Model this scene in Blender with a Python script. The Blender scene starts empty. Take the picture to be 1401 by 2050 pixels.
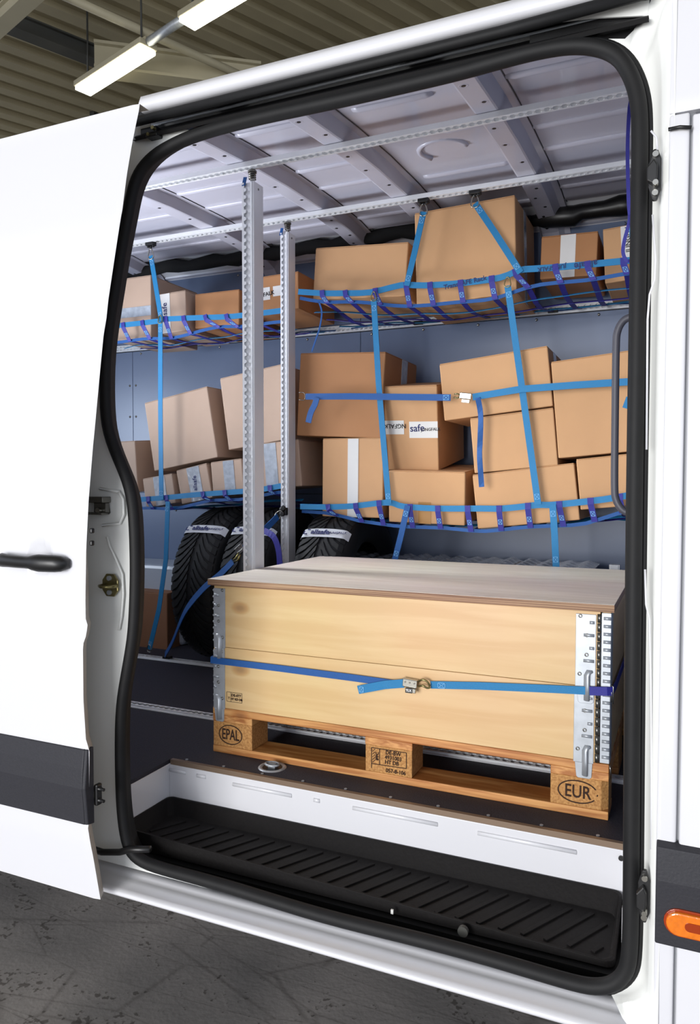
import bpy, bmesh, math, random
from mathutils import Vector as V, Matrix
random.seed(7)
S = bpy.context.scene
COL = S.collection
# ------------------------------------------------------------------ camera
W, H, F = 1401, 2050, 1498.6
yaw, tilt, roll = 0.4200426, 1.5311753, 0.0017343
CR = Matrix.Rotation(yaw, 3, 'Z') @ Matrix.Rotation(tilt, 3, 'X') @ Matrix.Rotation(roll, 3, 'Y')
CR = Matrix.Rotation(yaw, 3, 'Z') @ Matrix.Rotation(tilt, 3, 'X') @ Matrix(((math.cos(roll), -math.sin(roll), 0), (math.sin(roll), math.cos(roll), 0), (0, 0, 1)))
CP = V((1.3628419, -1.9802696, 0.8605769))
cam = bpy.data.cameras.new('camera'); co = bpy.data.objects.new('camera', cam); COL.objects.link(co)
co.matrix_world = Matrix.Translation(CP) @ CR.to_4x4()
cam.sensor_fit = 'VERTICAL'; cam.sensor_height = 36.0; cam.lens = F * 36.0 / H; cam.clip_start = 0.05
S.camera = co
# ------------------------------------------------------------------ light
wd = bpy.data.worlds.new('hall_air'); S.world = wd; wd.use_nodes = True
wd.node_tree.nodes['Background'].inputs[0].default_value = (0.80, 0.86, 1.0, 1)
wd.node_tree.nodes['Background'].inputs[1].default_value = 1.15
def area(name, loc, target, size, power, col=(1, 1, 1), sy=None):
    l = bpy.data.lights.new(name, 'AREA'); l.energy = power; l.color = col; l.size = size
    if sy: l.shape = 'RECTANGLE'; l.size_y = sy
    o = bpy.data.objects.new(name, l); COL.objects.link(o); o.location = loc
    o.rotation_euler = (V(target) - V(loc)).to_track_quat('-Z', 'Y').to_euler()
    return o
area('studio_softbox', (-1.3, -7.8, 1.25), (0.5, 0.3, 0.9), 2.7, 400, (1.0, 0.985, 0.96))
area('low_fill', (0.6, -6.0, 0.1), (0.3, 0.6, 1.6), 1.4, 90, (0.97, 0.98, 1.0))  # added fill from low outside the door, lifts the hold's roof
cl = area('lid_fill', (-1.7, 0.3, 1.80), (0.75, 0.4, 0.55), 0.5, 6, (0.92, 0.95, 1.0)); cl.data.spread = math.radians(42)  # added unseen fill, narrow beam that brightens the crate lid
cu = area('roof_fill', (-1.5, 0.1, 0.9), (-0.3, 0.35, 2.0), 0.6, 18, (0.90, 0.93, 1.0)); cu.data.spread = math.radians(110)  # added unseen fill behind the left pillar, brightens the roof
area('wall_fill', (-2.5, 0.2, 1.2), (-0.9, 1.5, 1.15), 0.6, 5.5, (0.74, 0.85, 1.0)).data.spread = math.radians(80)  # added unseen bluish fill for the left wall panels
S.view_settings.view_transform = 'Standard'; S.view_settings.look = 'None'
S.view_settings.exposure = 0.06; S.view_settings.gamma = 1.0; S.view_settings.use_curve_mapping = False

def at(u, v, ax, val):
    """where the sight line of a photo pixel meets a real plane of the van"""
    d = CR @ V(((u - 700.5) / F, -(v - 1025) / F, -1.0)); i = 'xyz'.index(ax)
    return CP + d * ((val - CP[i]) / d[i])
# ------------------------------------------------------------------ materials
def lin(c): return tuple(((x / 255) / 12.92 if x / 255 <= 0.04045 else ((x / 255 + 0.055) / 1.055) ** 2.4) for x in c)
MATS = {}
def mat(name, rgb, rough=0.5, metal=0.0, var=0.0, scale=8.0, stretch=(1, 1, 1), bump=0.0, coat=0.0, c2=None, spec=0.5, detail=4, emit=0):
    m = bpy.data.materials.new(name); m.use_nodes = True; nt = m.node_tree; b = nt.nodes['Principled BSDF']
    c = lin(rgb); b.inputs['Base Color'].default_value = (*c, 1); b.inputs['Roughness'].default_value = rough
    b.inputs['Metallic'].default_value = metal; b.inputs['Coat Weight'].default_value = coat; b.inputs['Specular IOR Level'].default_value = spec
    if emit: b.inputs['Emission Color'].default_value = (*c, 1); b.inputs['Emission Strength'].default_value = emit
    tc = nt.nodes.new('ShaderNodeTexCoord'); mp = nt.nodes.new('ShaderNodeMapping'); mp.inputs['Scale'].default_value = stretch
    nt.links.new(tc.outputs['Object'], mp.inputs[0])
    n = nt.nodes.new('ShaderNodeTexNoise'); n.inputs['Scale'].default_value = scale; n.inputs['Detail'].default_value = detail
    nt.links.new(mp.outputs[0], n.inputs['Vector'])
    if var or c2:
        r = nt.nodes.new('ShaderNodeValToRGB'); r.color_ramp.elements[0].position = 0.32; r.color_ramp.elements[1].position = 0.68
        d = lin(c2) if c2 else tuple(x * (1 - var) for x in c)
        r.color_ramp.elements[0].color = (*d, 1); r.color_ramp.elements[1].color = (*c, 1)
        nt.links.new(n.outputs[0], r.inputs[0]); nt.links.new(r.outputs[0], b.inputs['Base Color'])
    if bump:
        bp = nt.nodes.new('ShaderNodeBump'); bp.inputs['Strength'].default_value = bump; bp.inputs['Distance'].default_value = 0.003
        nt.links.new(n.outputs[0], bp.inputs['Height']); nt.links.new(bp.outputs[0], b.inputs['Normal'])
    MATS[name] = m; return m
white = mat('white_paint', (216, 216, 220), 0.28, coat=0.4)
jambw = mat('jamb_paint', (236, 237, 233), 0.25, coat=0.5)
rubber = mat('black_rubber', (24, 24, 25), 0.62, var=0.2, scale=30, spec=.3)
blk = mat('black_plastic', (22, 22, 23), 0.38)
trimg = mat('grey_plastic_trim', (50, 50, 55), 0.5, var=0.1, scale=200, bump=0.15, spec=.25)
mroof = mat('grey_primed_steel', (192, 192, 205), 0.4, coat=0.25, var=0.08, scale=3)
mpanel = mat('blue_grey_panel', (104, 118, 146), 0.38, var=0.06, scale=2.5)
mfloor = mat('black_floor_board', (56, 55, 63), 0.65, var=0.25, scale=260, bump=0.5, spec=.25)
mtray = mat('step_mat_rubber', (27, 25, 25), 0.6, var=0.2, scale=120, bump=0.2, spec=.15)
alu = mat('anodised_aluminium', (235, 237, 240), 0.3, metal=0.1, var=0.12, scale=6, stretch=(1, 1, .2))
mzinc = mat('galvanised_steel', (176, 181, 187), 0.38, metal=0.4, var=0.18, scale=30)
mzincy = mat('zinc_yellow_steel', (158, 148, 96), 0.3, metal=0.85, c2=(120, 112, 84), scale=20)
msteel = mat('dark_steel', (120, 118, 112), 0.3, metal=0.9)
mchrome = mat('bright_steel', (170, 168, 160), 0.25, metal=1)
mbox = mat('cardboard', (203, 157, 112), 0.72, var=0.07, scale=5, bump=0.05)
mbox2 = mat('cardboard_brown', (176, 124, 80), 0.72, var=0.08, scale=5, bump=0.05)
mboxp = mat('cardboard_pale', (186, 160, 140), 0.72, var=0.07, scale=5, bump=0.05)
mtapew = mat('white_tape', (226, 225, 222), 0.35, var=0.04)
mtapec = mat('clear_tape', (178, 186, 196), 0.12, var=0.25, scale=40, bump=0.6, coat=0.6)
mtapeb = mat('brown_tape', (176, 130, 76), 0.25, coat=0.5)
mblue = mat('blue_webbing', (22, 122, 176), 0.6, var=0.12, scale=500, bump=0.3)
mblue_shade = mat('shaded_blue_webbing', (40, 40, 140), 0.6, var=0.15, scale=500, bump=0.3)  # same blue webbing, its look in shade put into the colour
mmid = mat('half_shaded_blue_webbing', (10, 82, 152), 0.6, var=0.12, scale=500, bump=0.3)  # in-between tone of that webbing, some shade put into the colour
mstitch = mat('pale_blue_thread', (120, 180, 225), 0.7)
mtyre = mat('tyre_rubber', (26, 27, 29), 0.6, var=0.25, scale=40, spec=.3)
mlabel = mat('white_paper', (205, 208, 212), 0.5, var=0.04)
mink = mat('black_ink', (22, 18, 16), 0.8)
minkb = mat('brand_ink_on_wood', (48, 26, 14), 0.85)
minkd = mat('dark_blue_ink', (36, 44, 96), 0.7)
mred = mat('red_print', (196, 34, 40), 0.5)
mconc = bpy.data.materials.new('worn_concrete')
morange = mat('orange_lens', (238, 124, 22), 0.12, coat=1.0, var=0.2, scale=90, bump=0.4)
morange2 = mat('dark_orange_reflector', (150, 52, 12), 0.2)
mfoil = mat('clear_wrapping_film', (214, 218, 226), 0.12, var=0.5, scale=26, bump=1.0, coat=0.6)
mstyro = mat('white_package', (236, 236, 238), 0.5)
mdeck = mat('beige_roof_sheet', (150, 140, 112), 0.6, var=0.12, scale=1.5)
mbeam = mat('cream_painted_beam', (176, 168, 142), 0.55, var=0.1, scale=2)
mbeamd = mat('dark_steel_beam', (62, 62, 58), 0.6)
mlamp = mat('fluorescent_tube_cover', (255, 250, 226), 0.4, emit=9)
def wood(name, light, dark, st, knots=True, sc=3.0, rough=0.5, dens=(0.40, 0.66)):
    m = bpy.data.materials.new(name); m.use_nodes = True; nt = m.node_tree; b = nt.nodes['Principled BSDF']
    b.inputs['Roughness'].default_value = rough
    tc = nt.nodes.new('ShaderNodeTexCoord'); mp = nt.nodes.new('ShaderNodeMapping'); mp.inputs['Scale'].default_value = st
    nt.links.new(tc.outputs['Object'], mp.inputs[0])
    n = nt.nodes.new('ShaderNodeTexNoise'); n.inputs['Scale'].default_value = sc; n.inputs['Detail'].default_value = 6; n.inputs['Distortion'].default_value = 0.6
    nt.links.new(mp.outputs[0], n.inputs['Vector'])
    r = nt.nodes.new('ShaderNodeValToRGB'); r.color_ramp.elements[0].position = dens[0]; r.color_ramp.elements[1].position = dens[1]
    r.color_ramp.elements[0].color = (*lin(dark), 1); r.color_ramp.elements[1].color = (*lin(light), 1)
    nt.links.new(n.outputs[0], r.inputs[0]); nt.links.new(r.outputs[0], b.inputs['Base Color'])
    n2 = nt.nodes.new('ShaderNodeTexNoise'); n2.inputs['Scale'].default_value = 1.6; n2.inputs['Detail'].default_value = 3
    nt.links.new(tc.outputs['Object'], n2.inputs['Vector'])
    mx = nt.nodes.new('ShaderNodeMix'); mx.data_type = 'RGBA'; mx.blend_type = 'MULTIPLY'; mx.inputs[0].default_value = 0.25
    nt.links.new(r.outputs[0], mx.inputs[6]); nt.links.new(n2.outputs[1], mx.inputs[7]); nt.links.new(mx.outputs[2], b.inputs['Base Color'])
    if knots:   # knots and mineral streaks: real figure of the timber
        mk = nt.nodes.new('ShaderNodeMapping'); mk.inputs['Scale'].default_value = (1, 1, 1.7); nt.links.new(tc.outputs['Object'], mk.inputs[0])
        vo = nt.nodes.new('ShaderNodeTexVoronoi'); vo.inputs['Scale'].default_value = 1.9; nt.links.new(mk.outputs[0], vo.inputs['Vector'])
        rk = nt.nodes.new('ShaderNodeValToRGB'); e = rk.color_ramp.elements; e[0].position = 0.02; e[0].color = (.32, .16, .06, 1); e[1].position = 0.075; e[1].color = (1, 1, 1, 1)
        x = rk.color_ramp.elements.new(0.05); x.color = (.72, .50, .30, 1)
        nt.links.new(vo.outputs['Distance'], rk.inputs[0])
        m2 = nt.nodes.new('ShaderNodeMix'); m2.data_type = 'RGBA'; m2.blend_type = 'MULTIPLY'; m2.inputs[0].default_value = 0.6
        nt.links.new(mx.outputs[2], m2.inputs[6]); nt.links.new(rk.outputs[0], m2.inputs[7]); nt.links.new(m2.outputs[2], b.inputs['Base Color'])
    bp = nt.nodes.new('ShaderNodeBump'); bp.inputs['Strength'].default_value = 0.15; bp.inputs['Distance'].default_value = 0.002
    nt.links.new(n.outputs[0], bp.inputs['Height']); nt.links.new(bp.outputs[0], b.inputs['Normal'])
    return m
wcollar = wood('pale_collar_timber', (226, 194, 141), (217, 180, 126), (1, 5, 14), sc=2.0, rough=0.42)
wpallet = wood('amber_pallet_pine', (222, 164, 98), (176, 112, 54), (1.2, 8, 26), sc=3.5, rough=0.55)
wpallety = wood('amber_pallet_pine_cross', (222, 164, 98), (176, 112, 54), (8, 1.2, 26), sc=3.5, rough=0.55)
wlid = wood('weathered_plywood', (226, 216, 203), (212, 200, 186), (1.5, 18, 10), knots=False, sc=3, rough=0.5)
wply = wood('plywood_edge', (206, 168, 130), (110, 70, 48), (0.6, 0.6, 150), knots=False, sc=3, rough=0.6)
wchip = mat('pressed_chip_block', (196, 146, 86), 0.75, c2=(158, 108, 56), scale=160, bump=0.5, detail=2)
def concrete(m):
    m.use_nodes = True; nt = m.node_tree; b = nt.nodes['Principled BSDF']; L = nt.links.new; N = nt.nodes.new
    tc = N('ShaderNodeTexCoord')
    n1 = N('ShaderNodeTexNoise'); n1.inputs['Scale'].default_value = 1.6; n1.inputs['Detail'].default_value = 8; L(tc.outputs['Object'], n1.inputs['Vector'])
    r1 = N('ShaderNodeValToRGB'); r1.color_ramp.elements[0].color = (*lin((112, 110, 109)), 1); r1.color_ramp.elements[1].color = (*lin((166, 160, 156)), 1)
    r1.color_ramp.elements[0].position = .3; r1.color_ramp.elements[1].position = .7; L(n1.outputs[0], r1.inputs[0])
    # dark grit and scuffs
    n2 = N('ShaderNodeTexNoise'); n2.inputs['Scale'].default_value = 55; n2.inputs['Detail'].default_value = 3; L(tc.outputs['Object'], n2.inputs['Vector'])
    n3 = N('ShaderNodeTexNoise'); n3.inputs['Scale'].default_value = 4; n3.inputs['Detail'].default_value = 5; n3.inputs['Distortion'].default_value = 1.5; L(tc.outputs['Object'], n3.inputs['Vector'])
    mu = N('ShaderNodeMath'); mu.operation = 'MULTIPLY'; L(n2.outputs[0], mu.inputs[0]); L(n3.outputs[0], mu.inputs[1])
    r2 = N('ShaderNodeValToRGB'); r2.color_ramp.elements[0].position = .335; r2.color_ramp.elements[0].color = (1, 1, 1, 1); r2.color_ramp.elements[1].position = .37; r2.color_ramp.elements[1].color = (.3, .28, .26, 1); L(mu.outputs[0], r2.inputs[0])
    m1 = N('ShaderNodeMix'); m1.data_type = 'RGBA'; m1.blend_type = 'MULTIPLY'; m1.inputs[0].default_value = 0.75; L(r1.outputs[0], m1.inputs[6]); L(r2.outputs[0], m1.inputs[7])
    out = m1.outputs[2]
    for k, (rot, sc, th) in enumerate([(0.5, 1.3, .0085), (-0.35, 1.0, .007), (1.1, .8, .006), (0.25, 2.1, .010)]):   # long scratches
        mp = N('ShaderNodeMapping'); mp.inputs['Rotation'].default_value = (0, 0, rot); mp.inputs['Scale'].default_value = (sc * .35, sc * 1.6, 1); mp.inputs['Location'].default_value = (k * 3.1, k * 1.7, 0)
        L(tc.outputs['Object'], mp.inputs[0])
        vo = N('ShaderNodeTexVoronoi'); vo.feature = 'DISTANCE_TO_EDGE'; vo.inputs['Scale'].default_value = 1.5; L(mp.outputs[0], vo.inputs['Vector'])
        rk = N('ShaderNodeValToRGB'); rk.color_ramp.elements[0].color = (.45, .43, .42, 1); rk.color_ramp.elements[1].color = (1, 1, 1, 1); rk.color_ramp.elements[1].position = th; L(vo.outputs[0], rk.inputs[0])
        mk = N('ShaderNodeMix'); mk.data_type = 'RGBA'; mk.blend_type = 'MULTIPLY'; L(n3.outputs[0], mk.inputs[0]); L(out, mk.inputs[6]); L(rk.outputs[0], mk.inputs[7]); out = mk.outputs[2]
    L(out, b.inputs['Base Color']); b.inputs['Roughness'].default_value = 0.6
    bp = N('ShaderNodeBump'); bp.inputs['Strength'].default_value = .3; bp.inputs['Distance'].default_value = .004; L(n2.outputs[0], bp.inputs['Height']); L(bp.outputs[0], b.inputs['Normal'])
concrete(mconc)

# ------------------------------------------------------------------ mesh builder
def wloc(o):
    p = V((0, 0, 0))
    while o: p = p + o.location; o = o.parent
    return p
class MB:
    def __init__(s): s.v = []; s.f = []; s.sm = []; s.mi = []; s.m = 0
    def add(s, vs, fs, smooth=False):
        b = len(s.v); s.v += [V(x) for x in vs]
        for f in fs: s.f.append(tuple(b + i for i in f)); s.sm.append(smooth); s.mi.append(s.m)
        return s
    def box(s, c, d, R=None):
        hx, hy, hz = d[0] / 2, d[1] / 2, d[2] / 2; c = V(c)
        p = [V((x, y, z)) for x in (-hx, hx) for y in (-hy, hy) for z in (-hz, hz)]
        if R is not None: p = [R @ q for q in p]
        return s.add([c + q for q in p], [(0, 1, 3, 2), (4, 6, 7, 5), (0, 4, 5, 1), (2, 3, 7, 6), (0, 2, 6, 4), (1, 5, 7, 3)])
    def bb(s, x0, x1, y0, y1, z0, z1): return s.box(((x0 + x1) / 2, (y0 + y1) / 2, (z0 + z1) / 2), (abs(x1 - x0), abs(y1 - y0), abs(z1 - z0)))
    def prism(s, poly, ext, smooth=False):
        n = len(poly); e = V(ext); a = [V(p) for p in poly]
        return s.add(a + [p + e for p in a], [tuple(range(n)), tuple(range(2 * n - 1, n - 1, -1))] + [(i, (i + 1) % n, n + (i + 1) % n, n + i) for i in range(n)], smooth)
    def tube(s, path, r, n=10, closed=False, up=None, flat=1.0):
        path = [V(p) for p in path]; N = len(path); rings = []; prev = None
        for i, p in enumerate(path):
            a = path[(i - 1) % N] if (closed or i > 0) else p; b = path[(i + 1) % N] if (closed or i < N - 1) else p
            t = (b - a).normalized()
            if prev is None: prev = t.orthogonal() if up is None else V(up)
            u = (prev - t * prev.dot(t)).normalized(); prev = u; w = t.cross(u)
            rr = r[i] if isinstance(r, (list, tuple)) else r
            rings.append([p + (u * math.cos(2 * math.pi * k / n) + w * flat * math.sin(2 * math.pi * k / n)) * rr for k in range(n)])
        vs = [q for g in rings for q in g]; fs = []
        for i in range(N if closed else N - 1):
            j = (i + 1) % N
            for k in range(n): fs.append((i * n + k, i * n + (k + 1) % n, j * n + (k + 1) % n, j * n + k))
        if not closed: fs += [tuple(range(n))[::-1], tuple((N - 1) * n + k for k in range(n))]
        return s.add(vs, fs, True)
    def ribbon(s, path, wd, w, t):
        path = [V(p) for p in path]; N = len(path); vs = []; fs = []
        for i, p in enumerate(path):
            a = path[max(i - 1, 0)]; b = path[min(i + 1, N - 1)]; tg = (b - a).normalized()
            d = V(wd(i) if callable(wd) else wd); d = (d - tg * d.dot(tg)).normalized(); nn = tg.cross(d)
            for sx, sn in ((-1, -1), (1, -1), (1, 1), (-1, 1)): vs.append(p + d * sx * w / 2 + nn * sn * t / 2)
        for i in range(N - 1):
            for k in range(4): fs.append((i * 4 + k, i * 4 + (k + 1) % 4, i * 4 + 4 + (k + 1) % 4, i * 4 + 4 + k))
        fs += [(3, 2, 1, 0), tuple((N - 1) * 4 + k for k in range(4))]
        return s.add(vs, fs)
    def lathe(s, prof, c, axis, n=24, smooth=True, closed=False):
        axis = V(axis).normalized(); u = axis.orthogonal().normalized(); w = axis.cross(u); c = V(c); m = len(prof)
        vs = [c + axis * h + (u * math.cos(2 * math.pi * k / n) + w * math.sin(2 * math.pi * k / n)) * r for k in range(n) for r, h in prof]
        fs = []
        for k in range(n):
            j = (k + 1) % n
            for i in range(m if closed else m - 1): fs.append((k * m + i, k * m + (i + 1) % m, j * m + (i + 1) % m, j * m + i))
        return s.add(vs, fs, smooth)
    def disc(s, c, axis, r, h, n=14):
        return s.lathe([(0.0001, -h / 2), (r, -h / 2), (r, h / 2), (0.0001, h / 2)], c, axis, n, False)
    def grid(s, f, nu, nv, smooth=True):
        vs = [f(i / nu, j / nv) for j in range(nv + 1) for i in range(nu + 1)]
        return s.add(vs, [(j * (nu + 1) + i, j * (nu + 1) + i + 1, (j + 1) * (nu + 1) + i + 1, (j + 1) * (nu + 1) + i) for j in range(nv) for i in range(nu)], smooth)
    def build(s, name, mats, parent=None, bevel=0, origin=None, seg=2):
        me = bpy.data.meshes.new(name); off = wloc(parent) if parent else (V(origin) if origin is not None else V((0, 0, 0)))
        me.from_pydata([tuple(p - off) for p in s.v], [], s.f)
        if not isinstance(mats, (list, tuple)): mats = [mats]
        for m in mats: me.materials.append(m)
        me.polygons.foreach_set('use_smooth', s.sm); me.polygons.foreach_set('material_index', s.mi)
        bm = bmesh.new(); bm.from_mesh(me); bmesh.ops.remove_doubles(bm, verts=bm.verts, dist=1e-6); bmesh.ops.recalc_face_normals(bm, faces=bm.faces); bm.to_mesh(me); bm.free()
        o = bpy.data.objects.new(name, me); COL.objects.link(o)
        if parent: o.parent = parent
        else: o.location = off
        if bevel:
            b = o.modifiers.new('edge', 'BEVEL'); b.width = bevel; b.segments = seg; b.limit_method = 'ANGLE'; b.angle_limit = 0.7
        return o
def tag(o, label=None, cat=None, group=None, kind=None):
    for k, x in (('label', label), ('category', cat), ('group', group), ('kind', kind)):
        if x: o[k] = x
    return o
def empty(name, loc, label, cat, group=None):
    o = bpy.data.objects.new(name, None); COL.objects.link(o); o.location = loc; o.empty_display_size = .05
    return tag(o, label, cat, group)
def text(name, s, size, org, xd, yd, mt, parent, ext=0.0006, off=0.0, align='CENTER', spacing=1.0, sx=1.0):
    """raised flat print: letters as a mesh in the plane of xd, yd"""
    c = bpy.data.curves.new('t', 'FONT'); c.body = s; c.size = size; c.extrude = ext; c.offset = off; c.align_x = align; c.align_y = 'CENTER'; c.resolution_u = 3; c.space_character = spacing
    t = bpy.data.objects.new('t', c); COL.objects.link(t)
    dg = bpy.context.evaluated_depsgraph_get(); me = bpy.data.meshes.new_from_object(t.evaluated_get(dg))
    bpy.data.objects.remove(t); xd = V(xd).normalized(); yd = V(yd).normalized(); zd = xd.cross(yd); pl = wloc(parent)
    M = Matrix((xd, yd, zd)).transposed().to_4x4(); M = Matrix.Translation(V(org) - pl) @ M
    me.transform(M @ Matrix.Diagonal((sx, 1, 1, 1))); me.materials.clear(); me.materials.append(mt); me.name = name
    o = bpy.data.objects.new(name, me); COL.objects.link(o); o.parent = parent
    return o
def lerp(pts, x):
    if x <= pts[0][0]: a, b = pts[0], pts[1]
    elif x >= pts[-1][0]: a, b = pts[-2], pts[-1]
    else:
        for i in range(len(pts) - 1):
            if pts[i][0] <= x <= pts[i + 1][0]: a, b = pts[i], pts[i + 1]; break
    t = (x - a[0]) / (b[0] - a[0]) if b[0] != a[0] else 0
    return a[1] + (b[1] - a[1]) * t
def clampf(pts, x): return lerp(pts, min(max(x, pts[0][0]), pts[-1][0]))
def smooth_path(pts, k=4, closed=False):
    pts = [V(p) for p in pts]; n = len(pts); out = []
    for i in range(n if closed else n - 1):
        p0 = pts[(i - 1) % n] if closed or i > 0 else pts[i]; p1 = pts[i]; p2 = pts[(i + 1) % n]; p3 = pts[(i + 2) % n] if closed or i + 2 < n else pts[(i + 1) % n]
        for j in range(k):
            t = j / k
            out.append(0.5 * ((2 * p1) + (p2 - p0) * t + (2 * p0 - 5 * p1 + 4 * p2 - p3) * t * t + (3 * p1 - p0 - 3 * p2 + p3) * t ** 3))
    if not closed: out.append(pts[-1])
    return out

# ------------------------------------------------------------------ warehouse
GZ = -0.62
tag(MB().bb(-14, 12, -10, 16, GZ - .1, GZ).build('floor', mconc), kind='structure')
def cpx(u, v, z): return at(u, v, 'z', z)
cz = 7.0
deck = MB().bb(-16, 14, -11, 18, cz + .05, cz + .2).build('ceiling', mdeck); tag(deck, kind='structure')
d0 = cpx(255, 0, cz); d1 = cpx(560, 135, cz); dd = (d1 - d0).normalized(); dn = V((-dd.y, dd.x, 0))
ang = math.atan2(dd.y, dd.x); Rr = Matrix.Rotation(ang, 3, 'Z')
base = cpx(300, 60, cz)
for k in range(-26, 14):
    c = base + dn * (k * 0.42) + dd * 0
    MB().box((c.x, c.y, cz + .01), (14, .20, .08), Rr).build('ceiling_rib', mdeck, deck)
def beam(n, a, b, w, h, m, lab=None):
    a = V(a); b = V(b); t = (b - a); L = t.length; x = t.normalized(); up = V((0, 0, 1)); y = up.cross(x).normalized(); z = x.cross(y)
    R = Matrix((x, y, z)).transposed()
    o = MB().box((a + b) / 2, (L, w, h), R).box((a + b) / 2 + z * h / 2, (L, w * 1.8, h * .12), R).box((a + b) / 2 - z * h / 2, (L, w * 1.8, h * .12), R).build(n, m)
    return tag(o, kind='structure')
# pipe running under the deck
pa, pb = cpx(125, -10, 6.2), cpx(520, 168, 6.2)
tag(MB().tube([pa - (pb - pa) * .3, pb + (pb - pa) * .5], .05, 12).build('trim_1', mbeam), kind='structure')
beam('trim_2', cpx(8, 40, 6.4), cpx(205, 118, 6.4), .12, .17, mbeamd)
beam('trim_3', cpx(-60, 98, 6.0), cpx(80, -32, 6.0), .10, .15, mbeam)
# far gable wall and its girts
wy = 13.0
wa = MB().bb(-16, 14, wy, wy + .2, GZ, cz + .2).build('wall_back', mdeck); tag(wa, kind='structure')
for k in range(60):
    x = -16 + k * .5
    MB().bb(x, x + .22, wy - .06, wy, GZ, cz).build('wall_rib', mdeck, wa)
def wallpt(u, v): return at(u, v, 'y', wy - .3)
beam('trim_4', cpx(190, 118, 6.2), cpx(520, 160, 6.2), .16, .3, mbeam)
a = at(186, 120, 'y', 8.0); tag(MB().bb(a.x - .10, a.x + .10, 7.9, 8.1, GZ, a.z + .1).build('trim_5', mbeamd), kind='structure')
a = at(230, 150, 'y', 9.0); tag(MB().bb(a.x - .35, a.x + 3.4, 9.0, 9.12, a.z - 3.5, a.z).build('trim_6', mbeam), kind='structure')
a = at(196, 100, 'y', 8.6); tag(MB().bb(a.x - 4.6, a.x - .0, 8.6, 8.75, GZ, a.z - .25).build('trim_7', mdeck), kind='structure')
# fluorescent fixtures
def fixture(p, q, label):
    a = at(*p, 'z', 5.9); b = at(*q, 'z', 5.9); c = (a + b) / 2; t = (b - a); L = t.length; x = t.normalized(); y = V((0, 0, 1)).cross(x); R = Matrix((x, y, V((0, 0, 1)))).transposed()
    r = empty('ceiling_light', c + V((0, 0, .0)), label, 'lamp')
    MB().box(c + V((0, 0, .06)), (L, .24, .07), R).box(c + V((0, 0, .11)), (L, .1, .05), R).build('housing', mbeam, r, bevel=.01)
    MB().box(c + V((0, 0, .0)), (L * .97, .22, .05), R).build('diffuser', mlamp, r, bevel=.01)
    for sx in (-.4, .4): MB().tube([c + x * L * sx + V((0, 0, .13)), c + x * L * sx + V((0, 0, 1.1))], .012, 6).build('suspension_wire', mbeamd, r)
    return a, b
a0, b0 = fixture((164, 184), (298, 98), 'lit white fluorescent batten hanging at left above the open sliding door')
a1, b1 = fixture((372, 50), (520, -40), 'lit white fluorescent batten cut off by the top edge of the photo')
tg = tag(MB().tube([b0 + V((0, 0, .08)), a1 + V((0, 0, .08))], .05, 8).build('cable_trunking', mzinc, origin=b0), 'grey trunking tube joining the two hanging fluorescent lights', 'conduit')

# ------------------------------------------------------------------ van: body
VAN = empty('cargo_van', (0.3, 0.5, GZ), 'white panel van with its side door slid open, showing the racked cargo hold', 'van')
YO = [(-.3, -.42), (1.0, -.42), (1.5, -.405), (1.8, -.385)]
def onYo(u, v, off=0):
    z = 1.0
    for _ in range(6): p = at(u, v, 'y', clampf(YO, z) + off); z = p.z
    return p
SEAL = [(1290, 500), (1281, 300), (1280, 215), (1266, 160), (1240, 118), (1205, 101), (1165, 95), (1120, 98), (1064, 109), (1007, 124), (950, 140), (893, 155), (778, 182), (664, 208), (550, 232),
        (470, 251), (410, 268), (355, 289), (310, 315), (280, 350), (267, 392), (258, 440), (245, 505), (230, 600), (215, 700), (214, 800), (220, 866), (246, 931), (268, 990), (274, 1080), (275, 1161), (272, 1243), (267, 1292),
        (255, 1360), (245, 1427), (245, 1543), (248, 1620), (256, 1680), (272, 1712), (310, 1732), (400, 1756), (500, 1785), (650, 1832), (811, 1870), (972, 1912), (1132, 1960), (1190, 1972), (1230, 1966), (1253, 1940), (1262, 1895),
        (1264, 1700), (1266, 1400), (1270, 1000), (1275, 700)]
SEAL[0] = (1278, 500)
loop = [onYo(*p) for p in SEAL]
lp = smooth_path(loop, 4, True)
for _ in range(5): lp = [(lp[i - 1] + lp[i] * 2 + lp[(i + 1) % len(lp)]) / 4 for i in range(len(lp))]
cen = V((.63, -.42, .8))
sealo = MB().tube([p + V((0, -.006, 0)) for p in lp], .0158, 12, True, up=(0, 1, 0)).build('door_seal', rubber, VAN)
def outw(p, d):   # push away from the loop in x,z
    i = min(range(len(lp)), key=lambda k: (lp[k] - p).length); t = (lp[(i + 1) % len(lp)] - lp[i - 1]).normalized(); n = V((t.z, 0, -t.x))
    if n.dot(V((p.x - cen.x, 0, p.z - cen.z))) < 0: n = -n
    return p + n * d
MB().tube([outw(p, .019) + V((0, .004, 0)) for p in lp], .006, 6, True, up=(0, 1, 0)).build('seal_lip', rubber, VAN)
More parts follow.
